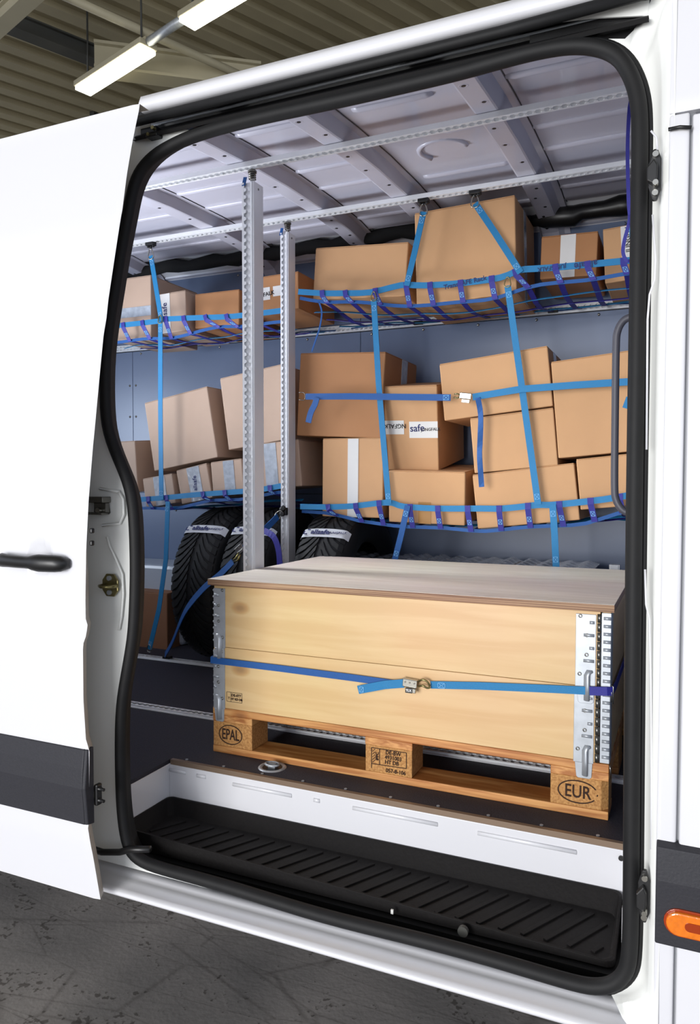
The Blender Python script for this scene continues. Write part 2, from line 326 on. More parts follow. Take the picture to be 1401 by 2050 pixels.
# jamb: rings from the seal outward
X0, X1, Z0, Z1 = -.42, 1.335, -.175, 1.80
rings = [[], [], [], [], []]
for p in lp:
    d = V((p.x - cen.x, 0, p.z - cen.z)).normalized()
    right = max(0, d.x) > .35 and p.x > 1.1
    tm = p.z > 1.66 and .22 < p.x < 1.12
    q0 = p + V((0, .012, 0)); q1 = outw(p, .006 if tm else .02) + V((0, .004, 0))
    # border point on outer rectangle by direction
    ts = []
    if d.x > 1e-6: ts.append((X1 - cen.x) / d.x)
    if d.x < -1e-6: ts.append((X0 - cen.x) / d.x)
    if d.z > 1e-6: ts.append((Z1 - cen.z) / d.z)
    if d.z < -1e-6: ts.append((Z0 - cen.z) / d.z)
    t = min(ts); e = V((cen.x + d.x * t, 0, cen.z + d.z * t))
    wr = min(1, max(0, (p.x - 1.16) / .08)) if p.z > -.1 else min(1, max(0, (p.x - 1.235) / .02))
    if p.z > 1.66: wr = min(1, max(0, (p.x - 1.262) / .02))
    ye = clampf(YO, e.z) - .075 * wr
    e.z = min(e.z, clampf([(-.42, 1.772), (.65, 1.752), (1.0, 1.768), (1.1, 1.757), (1.2, 1.742), (1.283, 1.722), (1.29, 1.80), (1.34, 1.80)], e.x))
    if (e - V((q1.x, 0, q1.z))).length < .01: e = V((q1.x, 0, q1.z)) + (e - V((q1.x, 0, q1.z))).normalized() * .01
    q4 = V((e.x, ye, e.z))
    if tm: q4 = outw(p, .010) + V((0, .004, 0))
    q4 = q4; q2 = q1.lerp(q4, .35); q2.y = q1.y - .012 * wr; q3 = q1.lerp(q4, .62); q3.y = q1.y + (ye - q1.y) * .9
    for r, q in zip(rings, (q0, q1, q2, q3, q4)): r.append(q)
n = len(lp)
mj = MB(); mj.add([q for r in rings for q in r], [(r * n + i, r * n + (i + 1) % n, (r + 1) * n + (i + 1) % n, (r + 1) * n + i) for r in range(4) for i in range(n)], True)
mj.build('door_frame', jambw, VAN)
# inner return of the frame
mi = MB(); mi.add([outw(p, .004) + V((0, .01, 0)) for p in lp] + [outw(p, .025) + V((0, .06, 0)) for p in lp], [(i, (i + 1) % n, n + (i + 1) % n, n + i) for i in range(n)], True)
mi.build('frame_return', rubber, VAN)
# left pillar: pressed steps, hinge-side cup, latch striker
def pp(u, v, off=-.004): return onYo(u, v, off)
MB().tube([pp(214, 1075), pp(220, 1095), pp(232, 1120), pp(245, 1150), pp(247, 1190), pp(243, 1235), pp(238, 1262)], .0032, 8).build('pressed_edge', jambw, VAN)
MB().tube([pp(238, 985), pp(247, 1000), pp(248, 1030), pp(240, 1048), pp(205, 1052)], .004, 8).build('pressed_edge', jambw, VAN)
MB().tube([pp(240, 985, .0), pp(200, 978, .0)], .004, 8).build('pressed_edge', jambw, VAN)
c = pp(202, 1015); MB().box(c + V((0, .012, 0)), (.10, .006, .075)).build('catch_recess', trimg, VAN, bevel=.01)
c = pp(200, 1003); MB().bb(c.x - .045, c.x + .035, c.y - .03, c.y + .004, c.z - .004, c.z + .012).bb(c.x - .045, c.x + .03, c.y - .028, c.y + .004, c.z - .036, c.z - .030).bb(c.x - .012, c.x + .030, c.y - .012, c.y + .004, c.z - .03, c.z - .004).build('catch_bracket', msteel, VAN, bevel=.002)
c = pp(207, 1022); MB().disc(c + V((.0, -.018, 0)), (0, 1, 0), .008, .01).build('bracket_bolt', mchrome, VAN)
c = pp(223, 1171); st = MB(); w_, h_ = .026, .030
st.prism([c + V((x * w_, 0, z * h_)) for x, z in ((-1, -.45), (-.5, -1), (.5, -1), (1, -.45), (1, .45), (.5, 1), (-.5, 1), (-1, .45))], (0, -.006, 0))
st.build('striker_plate', mzincy, VAN, bevel=.0015)
MB().disc(c + V((0, -.008, .019)), (0, 1, 0), .0065, .007).disc(c + V((0, -.008, -.019)), (0, 1, 0), .0065, .007).build('striker_bolt', mzinc, VAN)
MB().tube([c + V((-.016, -.005, 0)), c + V((-.014, -.03, 0)), c + V((0, -.04, 0)), c + V((.022, -.036, 0)), c + V((.03, -.01, 0))], .0045, 8).build('striker_loop', mzincy, VAN)
# right pillar strikers
for (u, v0, v1) in ((1311, 302, 404), (1289, 1738, 1842)):
    p0 = at(u, v0, 'y', -.455); p1 = at(u, v1, 'y', -.455); c = (p0 + p1) / 2; h = (p0.z - p1.z) / 2
    m = MB().prism([V((c.x + x * .011, c.y, c.z + z * h)) for x, z in ((-.3, -1), (.4, -1), (1, -.6), (1, .6), (.4, 1), (-.3, 1), (-1, .45), (-1, -.45))], (0, -.010, 0))
    m.prism([V((c.x + x * .010 - .003, c.y - .01, c.z + z * h)) for x, z in ((-1, -.3), (.4, -.5), (.8, -.2), (.8, .25), (.2, .5), (-1, .2))], (0, -.016, 0))
    o = m.build('door_guide', blk, VAN, bevel=.002)
    MB().disc((c.x + .001, c.y - .013, c.z + h * .75), (0, 1, 0), .0055, .008).disc((c.x + .001, c.y - .013, c.z - h * .75), (0, 1, 0), .0055, .008).disc((c.x + .002, c.y - .02, c.z - h * .45), (0, 1, 0), .005, .02).build('guide_screw', mchrome, o)
# pressed swage lines on the right pillar
MB().tube([at(u, v, 'y', -.468) for u, v in ((1303, 262), (1314, 275), (1316, 300))] , .002, 6).build('pressed_edge', white, VAN)
MB().tube([at(u, v, 'y', -.458) for u, v in ((1306, 430), (1312, 520), (1310, 560), (1300, 590), (1296, 640), (1294, 900))], .002, 6).build('pressed_edge', white, VAN)
MB().tube([at(u, v, 'y', -.458) for u, v in ((1291, 1140), (1293, 1210), (1300, 1240), (1303, 1400), (1304, 1560), (1303, 1700))], .002, 6).build('pressed_edge', white, VAN)
# outer skin right of the opening: pillar cover, front door
def ysk(z): return clampf([(-.3, -.485), (0, -.495), (1.0, -.495), (1.5, -.48), (2.0, -.44)], z)
def skin(name, x0, x1, z0, z1, m, off=0, nx=4, nz=40, th=.02, bev=.004):
    g = MB()
    def fo(u, v): z = z0 + (z1 - z0) * v; return V((x0 + (x1 - x0) * u, ysk(z) + off, z))
    g.grid(fo, nx, nz); g.grid(lambda u, v: fo(u, v) + V((0, th, 0)), nx, nz)
    a = nx + 1; b0 = len(g.v) // 2; e = []
    for i in range(nx): e += [(i, i + 1, b0 + i + 1, b0 + i), (nz * a + i, nz * a + i + 1, b0 + nz * a + i + 1, b0 + nz * a + i)]
    for j in range(nz): e += [(j * a, (j + 1) * a, b0 + (j + 1) * a, b0 + j * a), (j * a + nx, (j + 1) * a + nx, b0 + (j + 1) * a + nx, b0 + j * a + nx)]
    g.add([], []);
    for f in e: g.f.append(f); g.sm.append(False); g.mi.append(0)
    return g.build(name, m, VAN, bevel=bev)
skin('pillar_panel', 1.326, 1.360, -.20, 1.528, white)
skin('upper_panel', 1.326, 2.6, 1.53, 2.0, white, nz=14, bev=.001)
fd = skin('front_door', 1.3645, 2.45, -.20, 1.522, white, off=-.002, nx=6)
skin('shut_gap', 1.355, 1.37, -.2, 1.53, mat('shut_line_grey', (150, 152, 156), .5), off=.012, bev=0)
p = at(1338, 261, 'y', -.48); q = at(1384, 256, 'y', -.484)
MB().tube([p + V((0, -.004, 0)), (p + q) / 2 + V((0, -.005, .0015)), q + V((0, -.004, -.001))], .0035, 8).build('gap_rubber', blk, VAN)
skin('under_panel', 1.326, 2.6, -.36, -.195, white, off=.01, nz=4, bev=0)
# dark rub strip with orange marker lamp at right
z_t, z_b = at(1312, 1680, 'y', -.5).z, at(1312, 1888, 'y', -.5).z
rs = MB().prism([(1.327, -.49, z_b), (1.327, -.51, z_b + .006), (1.327, -.517, (z_t + z_b) / 2 + .03), (1.327, -.512, z_t - .008), (1.327, -.49, z_t)], (.9, 0, 0)).build('rub_strip', trimg, VAN, bevel=.003)
mc = at(1402, 1856, 'y', -.515); L_, R_ = .047, .0235
def stadium(cx, cz_, r, l, y, n=10):
    return [V((cx + l * (1 if i < n + 1 else -1) + r * math.sin(math.pi * (i if i < n + 1 else i - 1) / n), y, cz_ + r * math.cos(math.pi * (i if i < n + 1 else i - 1) / n))) for i in range(2 * n + 2)]
MB().prism(stadium(mc.x, mc.z, .0255, .036, -.512), (0, -.006, 0)).build('marker_lamp_rim', morange2, VAN, bevel=.001)
ml = MB().prism(stadium(mc.x, mc.z, .0215, .036, -.514), (0, -.011, 0)).build('marker_lamp', morange, VAN, bevel=.003)
MB().prism(stadium(mc.x, mc.z, .008, .018, -.5245), (0, -.002, 0)).build('reflector', morange2, ml)
# sill below the opening
def sweep(name, prof, x0, x1, m, bev=0, smooth=True, nx=1):
    g = MB(); np_ = len(prof)
    vs = [V((x0 + (x1 - x0) * i / nx, y, z)) for i in range(nx + 1) for y, z in prof]
    g.add(vs, [(i * np_ + k, i * np_ + k + 1, (i + 1) * np_ + k + 1, (i + 1) * np_ + k) for i in range(nx) for k in range(np_ - 1)], smooth)
    return g.build(name, m, VAN, bevel=bev)
SZ = -.178
sweep('sill', [(-.415, SZ - .03), (-.419, SZ + .004), (-.430, SZ - .009), (-.445, SZ - .0105), (-.462, SZ - .0105), (-.466, SZ - .0125), (-.486, SZ - .0125), (-.497, SZ - .015), (-.502, SZ - .021), (-.498, SZ - .028), (-.47, SZ - .045), (-.3, SZ - .07)], -.10, 2.6, white)
sweep('sill', [(-.41, SZ - .02), (-.42, SZ + .01), (-.44, SZ - .01), (-.45, SZ - .03), (-.3, SZ - .05)], -.9, -.10, jambw)
MB().tube([at(u, v, 'y', -.45) for u, v in ((186, 1700), (205, 1706), (240, 1706), (262, 1700), (300, 1700))], .009, 8).build('lower_roller_arm', blk, VAN)
sweep('underbody', [(-.30, -.23), (.0, -.25), (1.5, -.25)], -2.8, 2.6, mbeamd)
# head of the door: track channel and gutter
xa, xb = .030, 1.284
def headz(x): return 0
def head(name, prof, m, x0=xa, x1=xb, smooth=False, thick=True): return sweep(name, prof, x0, x1, m, smooth=smooth)
head('track_recess', [(-.395, 1.752), (-.36, 1.757), (-.345, 1.765), (-.338, 1.80), (-.345, 1.83), (-.40, 1.815)], blk)
head('track_lip', [(-.404, 1.744), (-.41, 1.750), (-.404, 1.756), (-.36, 1.762)], blk, x0=.05)
MB().tube([(xa + .03, -.372, 1.790), (xb - .02, -.372, 1.792)], .0035, 8).build('track_edge', mzinc, VAN)
MB().tube([(xa + .03, -.362, 1.775), (xb - .02, -.362, 1.772)], .004, 8).build('track_edge', blk, VAN)
MB().tube([(xa, -.418, 1.783), (.6, -.420, 1.783), (1.0, -.420, 1.783), (xb, -.420, 1.790)], .0115, 10).build('gutter_rubber', rubber, VAN)
MB().prism([at(u, v, 'y', -.374) for u, v in ((1060, 66), (1200, 28), (1290, 16), (1290, 104), (1245, 106), (1205, 94), (1165, 88), (1120, 91), (1060, 102))], (0, .004, 0)).build('track_recess', blk, VAN)
MB().prism([at(u, v, 'y', -.386) for u, v in ((984, 63), (1121, 26), (1300, 0), (1296, 31), (1180, 36), (1121, 43))], (0, .004, 0)).build('track_cover', jambw, VAN)
head('roof_side', [(-.405, 1.800), (-.425, 1.797), (-.436, 1.803), (-.438, 1.815), (-.430, 1.835), (-.405, 1.839), (-.36, 1.854), (-.15, 1.982), (.2, 2.085), (.6, 2.105), (1.0, 2.095), (1.35, 2.06), (1.55, 1.97), (1.62, 1.8)], white, x0=0.088, x1=2.6, smooth=True)
head('roof_side', [(-.39, 1.76), (-.390, 1.788), (-.35, 1.805), (-.15, 1.93), (.2, 2.055), (.6, 2.105), (1.0, 2.095), (1.35, 2.06), (1.55, 1.97), (1.62, 1.8)], white, x0=-2.8, x1=0.088, smooth=True)
c = at(316, 268, 'y', -.385); MB().bb(c.x - .04, c.x + .01, c.y - .02, c.y + .02, c.z - .004, c.z + .012).bb(c.x - .02, c.x + .016, c.y - .025, c.y + .01, c.z - .016, c.z - .008).build('upper_roller', blk, VAN, bevel=.002)
MB().disc(c + V((.005, -.024, .004)), (0, 1, 0), .005, .01).disc(c + V((-.01, -.024, -.01)), (0, 1, 0), .004, .01).build('roller_screw', mzincy, VAN)
# far outer side, rear
MB().bb(-2.8, 2.6, 1.60, 1.63, -.25, 1.85).build('far_side_skin', white, VAN)
MB().bb(-2.82, -2.78, -.42, 1.6, -.25, 2.0).build('rear_door', white, VAN)
MB().bb(-2.8, -.3, -.42, -.39, -.2, 1.70).build('near_side_skin', white, VAN)

# ------------------------------------------------------------------ van: sliding door
RE = [(278, 207), (270, 250), (262, 290), (252, 350), (243, 420), (230, 500), (215, 600), (202, 730), (190, 860), (178, 1000), (173, 1100), (171.5, 1200), (172, 1240), (176, 1252), (170, 1290), (171, 1400), (176, 1480), (183, 1500), (182.5, 1640), (180, 1655), (190, 1710), (205, 1798)]
YD = [(-.25, -.535), (-.05, -.55), (.95, -.55), (1.3, -.54), (1.5, -.53), (1.76, -.50)]
def onYd(u, v):
    z = 1.0
    for _ in range(6): p = at(u, v, 'y', clampf(YD, z)); z = p.z
    return p
ed = sorted([(onYd(*p).z, onYd(*p).x) for p in RE])
zt, zb = ed[-1][0], ed[0][0]
dc = V((-.148, 0, at(62, 1120, 'y', -.55).z))
def doorf(u, v):
    z = zb + (zt - zb) * v; xr = lerp(ed, z); x = -1.15 + (xr + 1.15) * u
    y = clampf(YD, z)
    y += .006 * clampf([(.455, 0), (.475, 1)], z) - .010   # swage line
    y += .004 * clampf([(1.22, 0), (1.26, 1)], z)
    y += .003 * clampf([(.0, 0), (1, 1)], (u - .985) / .015)   # rolled edge
    r = math.hypot(x - dc.x, z - dc.z) / .045
    if r < 1: y += .012 * (1 - r * r) ** .5
    return V((x, y, z))
dg = MB()
zs = 130; us = [i / 40 * .8 for i in range(40)] + [.8 + .2 * i / 60 for i in range(61)]
vs = [doorf(u, j / zs) for j in range(zs + 1) for u in us]; nu = len(us)
dg.add(vs, [(j * nu + i, j * nu + i + 1, (j + 1) * nu + i + 1, (j + 1) * nu + i) for j in range(zs) for i in range(nu - 1)], True)
DOOR = dg.build('sliding_door', white, VAN)
tag(DOOR)
de = MB()
e = [doorf(1, j / zs) for j in range(zs + 1)]; e2 = [q + V((clampf([(.6, -.017), (.75, -.032)], q.z), .030, 0)) for q in e]; e3 = [q + V((-1.1, .035, 0)) for q in e]
m_ = len(e); de.add(e + e2 + e3, [(j, j + 1, m_ + j + 1, m_ + j) for j in range(m_ - 1)] + [(m_ + j, m_ + j + 1, 2 * m_ + j + 1, 2 * m_ + j) for j in range(m_ - 1)], True)
t1 = [doorf(u, 1) for u in us]; k = len(t1); de.add(t1 + [q + V((0, .035, -.0)) for q in t1], [(i, i + 1, k + i + 1, k + i) for i in range(k - 1)], True)
de.build('door_inner_shell', mat('door_inside_primer', (196, 188, 176), .4), DOOR)
tz1, tz0 = onYd(90, 1479).z, onYd(90, 1628).z
xr = onYd(183, 1570).x
MB().prism([(-1.15, -0.544, tz0), (-1.15, -0.567, tz0 + .004), (-1.15, -0.575, (tz0 + tz1) / 2), (-1.15, -0.571, tz1 - .05), (-1.15, -0.565, tz1 - .004), (-1.15, -0.544, tz1)], (xr + 1.15 - .008, 0, 0)).build('rub_strip', trimg, DOOR, bevel=.003)
MB().prism([(xr - .0085, -0.544, tz0), (xr - .0085, -0.566, tz0 + .004), (xr - .0085, -0.5745, (tz0 + tz1) / 2), (xr - .0085, -0.564, tz1 - .004), (xr - .0085, -0.544, tz1), (xr, -0.544, tz1), (xr, -0.551, tz1 - .004), (xr, -0.551, tz0 + .01), (xr, -0.544, tz0)][:5], (.008, .004, 0)).build('rub_strip_end', trimg, DOOR, bevel=.002)
h0 = onYd(3, 1118); h1 = onYd(143, 1128); hp = []
hr = []
for i in range(17):
    t = i / 16; q = h0.lerp(h1, t); q.y = -.556 - .030 * math.sin(math.pi * t) ** .5; hp.append(q)
    hr.append(.0195 * clampf([(0, .25), (.04, .7), (.12, .95), (.25, .85), (.55, .80), (.66, 1.15), (.9, 1.1), (.97, .95), (1, .6)], t))
MB().tube(hp, hr, 14, up=(0, 0, 1), flat=.8).build('door_handle', blk, DOOR)
for vv in (1063, 1088):
    c = onYd(176, vv); MB().box(c + V((.002, .012, 0)), (.008, .012, .013)).build('door_stop', blk, DOOR, bevel=.003)
for vv in (1585, 1608):
    c = onYd(186, vv); MB().tube([c + V((-.01, .02, 0)), c + V((.014, .02, .0))], [.009, .004], 8).disc(c + V((.016, .02, 0)), (1, 0, 0), .004, .004).build('guide_pin', blk, DOOR)
c = onYd(186, 1597); MB().box(c + V((-.004, .022, 0)), (.012, .02, .055)).build('guide_pin_base', blk, DOOR, bevel=.004)

# ------------------------------------------------------------------ van: cargo hold
YW = 1.50
fl = MB().bb(-2.78, 1.34, -.108, YW, -.03, 0).bb(-2.78, -.082, -.385, -.108, -.03, 0).build('cargo_floor', mfloor, VAN)
MB().bb(-.075, 1.30, -.121, -.108, -.012, .003).build('floor_edge_strip', mat('bronze_edge_strip', (136, 116, 98), .35, metal=.4), fl)
for k in range(10):
    x = -.03 + k * .135; MB().disc((x, -.098, .0015), (0, 0, 1), .0045, .003, 8).build('floor_screw', mzinc, fl)
# tie-down ring in the floor
c = at(545, 1536, 'z', 0)
lr = MB().lathe([(.030, 0), (.034, .003), (.040, .003), (.043, 0)], c, (0, 0, 1), 24).build('tie_down_cup', mzinc, fl)
MB().disc(c + V((0, 0, .0006)), (0, 0, 1), .030, .001, 20).build('cup_floor', blk, lr)
MB().bb(c.x - .012, c.x + .012, c.y - .006, c.y + .010, c.z, c.z + .012).tube([c + V((math.cos(a) * .022, math.sin(a) * .016, .010)) for a in [i * math.pi / 6 for i in range(12)]], .0035, 6, True).build('tie_down_ring', mzinc, fl)
# step well
zr = -.112
ri = MB().bb(-.078, 1.262, -.122, -.110, zr - .02, -.012).bb(-.090, -.078, -.385, -.110, zr - .07, -.012).build('step_riser', white, VAN, bevel=.002)
for (u0, u1, v0, v1) in ((340, 372, 1540, 1548), (394, 412, 1552, 1556), (466, 584, 1569, 1594), (628, 640, 1600, 1605), (706, 876, 1616, 1652), (956, 1154, 1666, 1708)):
    a = at(u0, v0, 'y', -.122); b = at(u1, v1, 'y', -.122); zz = (a.z + b.z) / 2
    MB().tube([V((a.x, -.1225, zz)), V((b.x, -.1225, zz))], .0058, 8, flat=.6, up=(0, 0, 1)).build('pressed_bead', white, ri)
MB().disc(at(1243, 1718, 'y', -.124), (0, 1, 0), .006, .006).build('riser_plug', blk, ri)
# step mat
tx0, tx1, ty0, ty1, tz = -.076, 1.246, -.352, -.124, -.150
tr = MB()
def rrect(x0, x1, y0, y1, r, z, n=5):
    o = []
    for cx, cy, a in ((x1 - r, y1 - r, 0), (x0 + r, y1 - r, 90), (x0 + r, y0 + r, 180), (x1 - r, y0 + r, 270)):
        for i in range(n + 1): t = math.radians(a + 90 * i / n); o.append(V((cx + r * math.cos(t), cy + r * math.sin(t), z)))
    return o
R0 = rrect(tx0, tx1, ty0, ty1, .02, tz - .012); R1 = rrect(tx0, tx1, ty0, ty1, .02, tz + .002)
R1 = [V((p.x, p.y, p.z + (.038 if p.y > ty1 - .03 else 0) + (.038 if (p.x < tx0 + .03 and p.y <= ty1 - .03) else 0))) for p in R1]
R2 = [V((p.x * 1, p.y, p.z)) for p in rrect(tx0 + .006, tx1 - .006, ty0 + .006, ty1 - .008, .02, tz + .002)]
R2 = [V((q.x, q.y, p.z)) for p, q in zip(R1, R2)]
R3 = rrect(tx0 + .03, tx1 - .012, ty0 + .010, ty1 - .035, .02, tz)
allr = R0 + R1 + R2 + R3; m4 = len(R0)
tr.add(allr, [(r * m4 + i, r * m4 + (i + 1) % m4, (r + 1) * m4 + (i + 1) % m4, (r + 1) * m4 + i) for r in range(3) for i in range(m4)], False)
tr.add(R3, [tuple(range(m4))])
TR = tr.build('step_mat', mtray, VAN, bevel=.003)
a = at(677, 1772, 'z', tz); b = at(792, 1727, 'z', tz); dr = b - a
for k in range(27):
    x = 1.20 - k * .0505
    s0 = V((x, ty0 + .022, tz)); s1 = s0 + dr * ((ty1 - .055 - s0.y) / dr.y)
    if s1.x > tx1 - .03:
        t = (tx1 - .03 - s0.x) / (s1.x - s0.x); s1 = s0.lerp(s1, t)
    if s0.x < tx0 + .03:
        if s1.x < tx0 + .06: continue
        t = (tx0 + .045 - s0.x) / (s1.x - s0.x); s0 = s0.lerp(s1, t)
    MB().ribbon([s0 + V((0, 0, .0015)), s1 + V((0, 0, .0015))], (1, 0, 0), .011, .005).build('mat_rib', mtray, TR, bevel=.001)
MB().bb(-.09, 1.27, -.37, -.35, -.20, tz - .015).build('step_box_front', blk, VAN)
MB().bb(-.09, 1.27, -.44, -.12, -.215, -.205).build('step_well_floor', blk, VAN)
MB().bb(1.262, 1.274, -.40, -.11, -.20, 0.0).build('step_well_end', white, VAN)
c = at(927, 1864, 'y', -.372); MB().disc(c, (0, 1, 0), .012, .01).build('drain_plug', mbeamd, VAN)
c = at(785, 1825, 'y', -.372); MB().box(c, (.006, .004, .010)).build('clip', mtapew, VAN)
# white pillar trim just inside the opening, bulkhead, grab rail
a = at(1262, 640, 'y', -.30); b = at(1272, 215, 'y', -.30)
MB().bb(a.x - .001, a.x + .05, -.31, -.295, a.z - .0, 1.79).build('pillar_trim', jambw, VAN, bevel=.003)
MB().bb(1.33, 1.345, -.39, 1.6, 0, 2.02).build('bulkhead', mpanel, VAN)
hpts = [at(1275, 634, 'y', -.345), at(1262, 635, 'y', -.345), at(1247, 643, 'y', -.345), at(1236, 664, 'y', -.345), at(1233, 700, 'y', -.345), at(1231, 850, 'y', -.345), at(1230, 970, 'y', -.345), at(1233, 1000, 'y', -.345), at(1244, 1019, 'y', -.345), at(1258, 1027, 'y', -.345), at(1275, 1030, 'y', -.345)]
MB().tube(smooth_path(hpts, 4), .0075, 12).build('grab_rail', mat('satin_grey_rail', (70, 70, 80), .5), VAN)
# wall panels, each a board of its own, with bolts
seams = [-2.78, -1.575, -.135, 1.33]
def panel(x0, x1, z0, z1, bolts=()):
    o = MB().bb(x0 + .0012, x1 - .0012, YW, YW + .012, z0 + .0012, z1 - .0012).build('wall_panel', mpanel, VAN, bevel=.0012)
    for bx, bz in bolts: MB().lathe([(.0001, .004), (.005, .003), (.007, 0)], (bx, YW, bz), (0, -1, 0), 8).build('panel_bolt', mchrome, o)
for i in range(3):
    x0, x1 = seams[i], seams[i + 1]
    top = [(x, 1.975) for x in (x0 + .12, (x0 + x1) / 2, x1 - .12)]
    mid = [(x0 + .022, 1.24), (x0 + .022, .98), (x1 - .022, 1.24), (x1 - .022, .98), (x1 - .022, 1.42), (x0 + .022, 1.42)] + [(x0 + .06 + k * .27, 1.60) for k in range(int((x1 - x0) / .27))]
    low = [(x0 + .022, .52), (x0 + .022, .40), (x1 - .022, .52), (x1 - .022, .40), (x0 + .3, .7), (x1 - .3, .7)]
    panel(x0, x1, 1.655, 2.0, top); panel(x0, x1, .80, 1.615, mid); panel(x0, x1, .33, .80, low); panel(x0, x1, .0, .33)
MB().bb(-2.78, 1.34, YW + .012, YW + .02, 0, 1.99).build('wall_backing', blk, VAN)
# tie rails: channel with two rows of teeth over a slot
def rail(name, x0, x1, y, z, face, parent=VAN, w=.036, pitch=.025, flange=.0, m=alu, h=.014):
    """face = +1 slot looks up, -1 down, 0 toward the door"""
    g = MB()
    def pt(x, a, b):   # a across the slot, b out of the rail
        return V((x, y + a, z + b * face)) if face else V((x, y - b, z + a))
    def bx(xa_, xb_, a0, a1, b0, b1):
        p, q = pt(xa_, a0, b0), pt(xb_, a1, b1); g.bb(min(p.x, q.x), max(p.x, q.x), min(p.y, q.y), max(p.y, q.y), min(p.z, q.z), max(p.z, q.z))
    bx(x0, x1, -w / 2, w / 2, -.003, 0); bx(x0, x1, -w / 2, -w * .3, 0, h); bx(x0, x1, w * .3, w / 2, 0, h)
    if flange: bx(x0, x1, -w / 2 - flange, -w / 2, -.003, .003); bx(x0, x1, w / 2, w / 2 + flange, -.003, .003)
    o = g.build(name, m, parent)
    t = MB(); nn = int((x1 - x0) / pitch)
    for k in range(nn):
        x = x0 + (k + .5) * pitch
        for sgn in (-1, 1):
            a0 = sgn * w * .3; a1 = sgn * w * .12
            P = [pt(x - pitch * .30, a0, h - .0025), pt(x - pitch * .13, a1, h - .0025), pt(x + pitch * .13, a1, h - .0025), pt(x + pitch * .30, a0, h - .0025)]
            t.prism(P, pt(x, 0, 1) - pt(x, 0, 1 - .0028))
    t.build('rail_teeth', m, o)['kind'] = 'stuff'
    return o
rail('ceiling_rail', -2.4, 1.33, .30, 1.968, -1)
rail('ceiling_rail', -2.4, 1.33, .92, 2.008, -1)
rail('floor_rail', -2.4, 1.33, .285, .0, 1, flange=.008, h=.010)
rail('floor_rail', -2.4, 1.33, .935, .0, 1, flange=.008, h=.010)
rail('wall_rail', -2.4, 1.33, YW - .001, 1.635, 0, h=.012)
# roof
RB = [(-.40, 1.785), (-.30, 1.84), (-.15, 1.91), (0, 1.94), (.3, 1.975), (.6, 2.0), (.92, 2.014), (1.2, 2.012), (1.36, 1.998), (1.46, 1.965), (1.50, 1.93)]
def rz(y): return clampf(RB, y)
def rs_(y): return rz(y) + .042 + (.02 if y > 1.3 else 0)
ceil = MB(); ys = [-.40 + 1.98 * i / 60 for i in range(61)]
beads = [.05, .17, .42, .55, .70, .82, 1.05, 1.17, 1.30]
ribx = [-2.1, -1.40, -.64, -.09, .36 - .07, .80, 1.38]
ceil.grid(lambda u, v: V((-2.8 + 4.2 * u, -.40 + 2.0 * v, rs_(-.40 + 2.0 * v))), 8, 60)
RF = ceil.build('roof_skin', mroof, VAN)
for i in range(len(ribx) - 1):
    x0, x1 = ribx[i] + .085, ribx[i + 1] - .035
    if i == 4: spec = [(.16, .1, .75), (.47, .6, 1), (.85, .1, .95), (1.07, .1, .9), (1.25, 0, 1), (1.33, 0, 1)]
    else: spec = [(.02, 0, 1), (.16, 0, 1), (.45, 0, 1), (.58, 0, 1), (.78, .0, 1), (1.05, 0, 1), (1.17, 0, 1), (1.33, 0, 1)]
    for (yy, f0, f1) in spec:
        a, b = x0 + (x1 - x0) * f0, x0 + (x1 - x0) * f1; z = rs_(yy)
        MB().tube([(a + .0, yy, z + .004), (a + .02, yy, z - .001), (b - .02, yy, z - .001), (b, yy, z + .004)], .016, 10, up=(0, 1, 0), flat=.55).build('roof_bead', mroof, RF)
arc = [V((.56 + .085 * math.cos(t), .62 + .08 * math.sin(t), rs_(.62) - .001)) for t in [math.pi * (.75 + 1.25 * i / 14) for i in range(15)]]
MB().tube(arc, .010, 8, up=(0, 0, 1)).build('roof_bead', mroof, RF)
for rx in ribx:
    g = MB(); ny = 40
    prof = [(-.052, .040), (-.036, .002), (-.030, 0), (.030, 0), (.036, .002), (.056, .040), (.080, .040)]
    vs = []
    for j in range(ny + 1):
        y = -.40 + 1.90 * j / ny; z = rz(y)
        for dx, dz in prof: vs.append(V((rx + dx, y, z + dz)))
    q = len(prof); g.add(vs, [(j * q + k, j * q + k + 1, (j + 1) * q + k + 1, (j + 1) * q + k) for j in range(ny) for k in range(q - 1)], False)
    rb = g.build('roof_rib', mroof, VAN)
    for yy in (.06, .20, .42, .58, .76, 1.04, 1.14, 1.24, 1.33, 1.42):
        z = rz(yy) - .0005; dx = .012 if int(yy * 100) % 4 == 0 else -.010
        sl = (rz(yy + .01) - rz(yy - .01)) / .02
        MB().lathe([(.008, -.0015), (.011, .0005), (.015, -.0005), (.019, -.002)], (rx + dx, yy, z), (0, sl, -1), 14).build('rib_hole_rim', mroof, rb)
        MB().disc((rx + dx, yy, z - .0002), (0, sl, -1), .0065, .001, 10).build('rib_hole', blk, rb)
    MB().bb(rx + .0835, rx + .0865, -.38, 1.42, 0, .002)
    sm = MB()
    sm.ribbon([V((rx + .083, y, rs_(y) - .0015)) for y in ys[:56]], (1, 0, 0), .003, .001); sm.build('roof_seam', blk, rb)
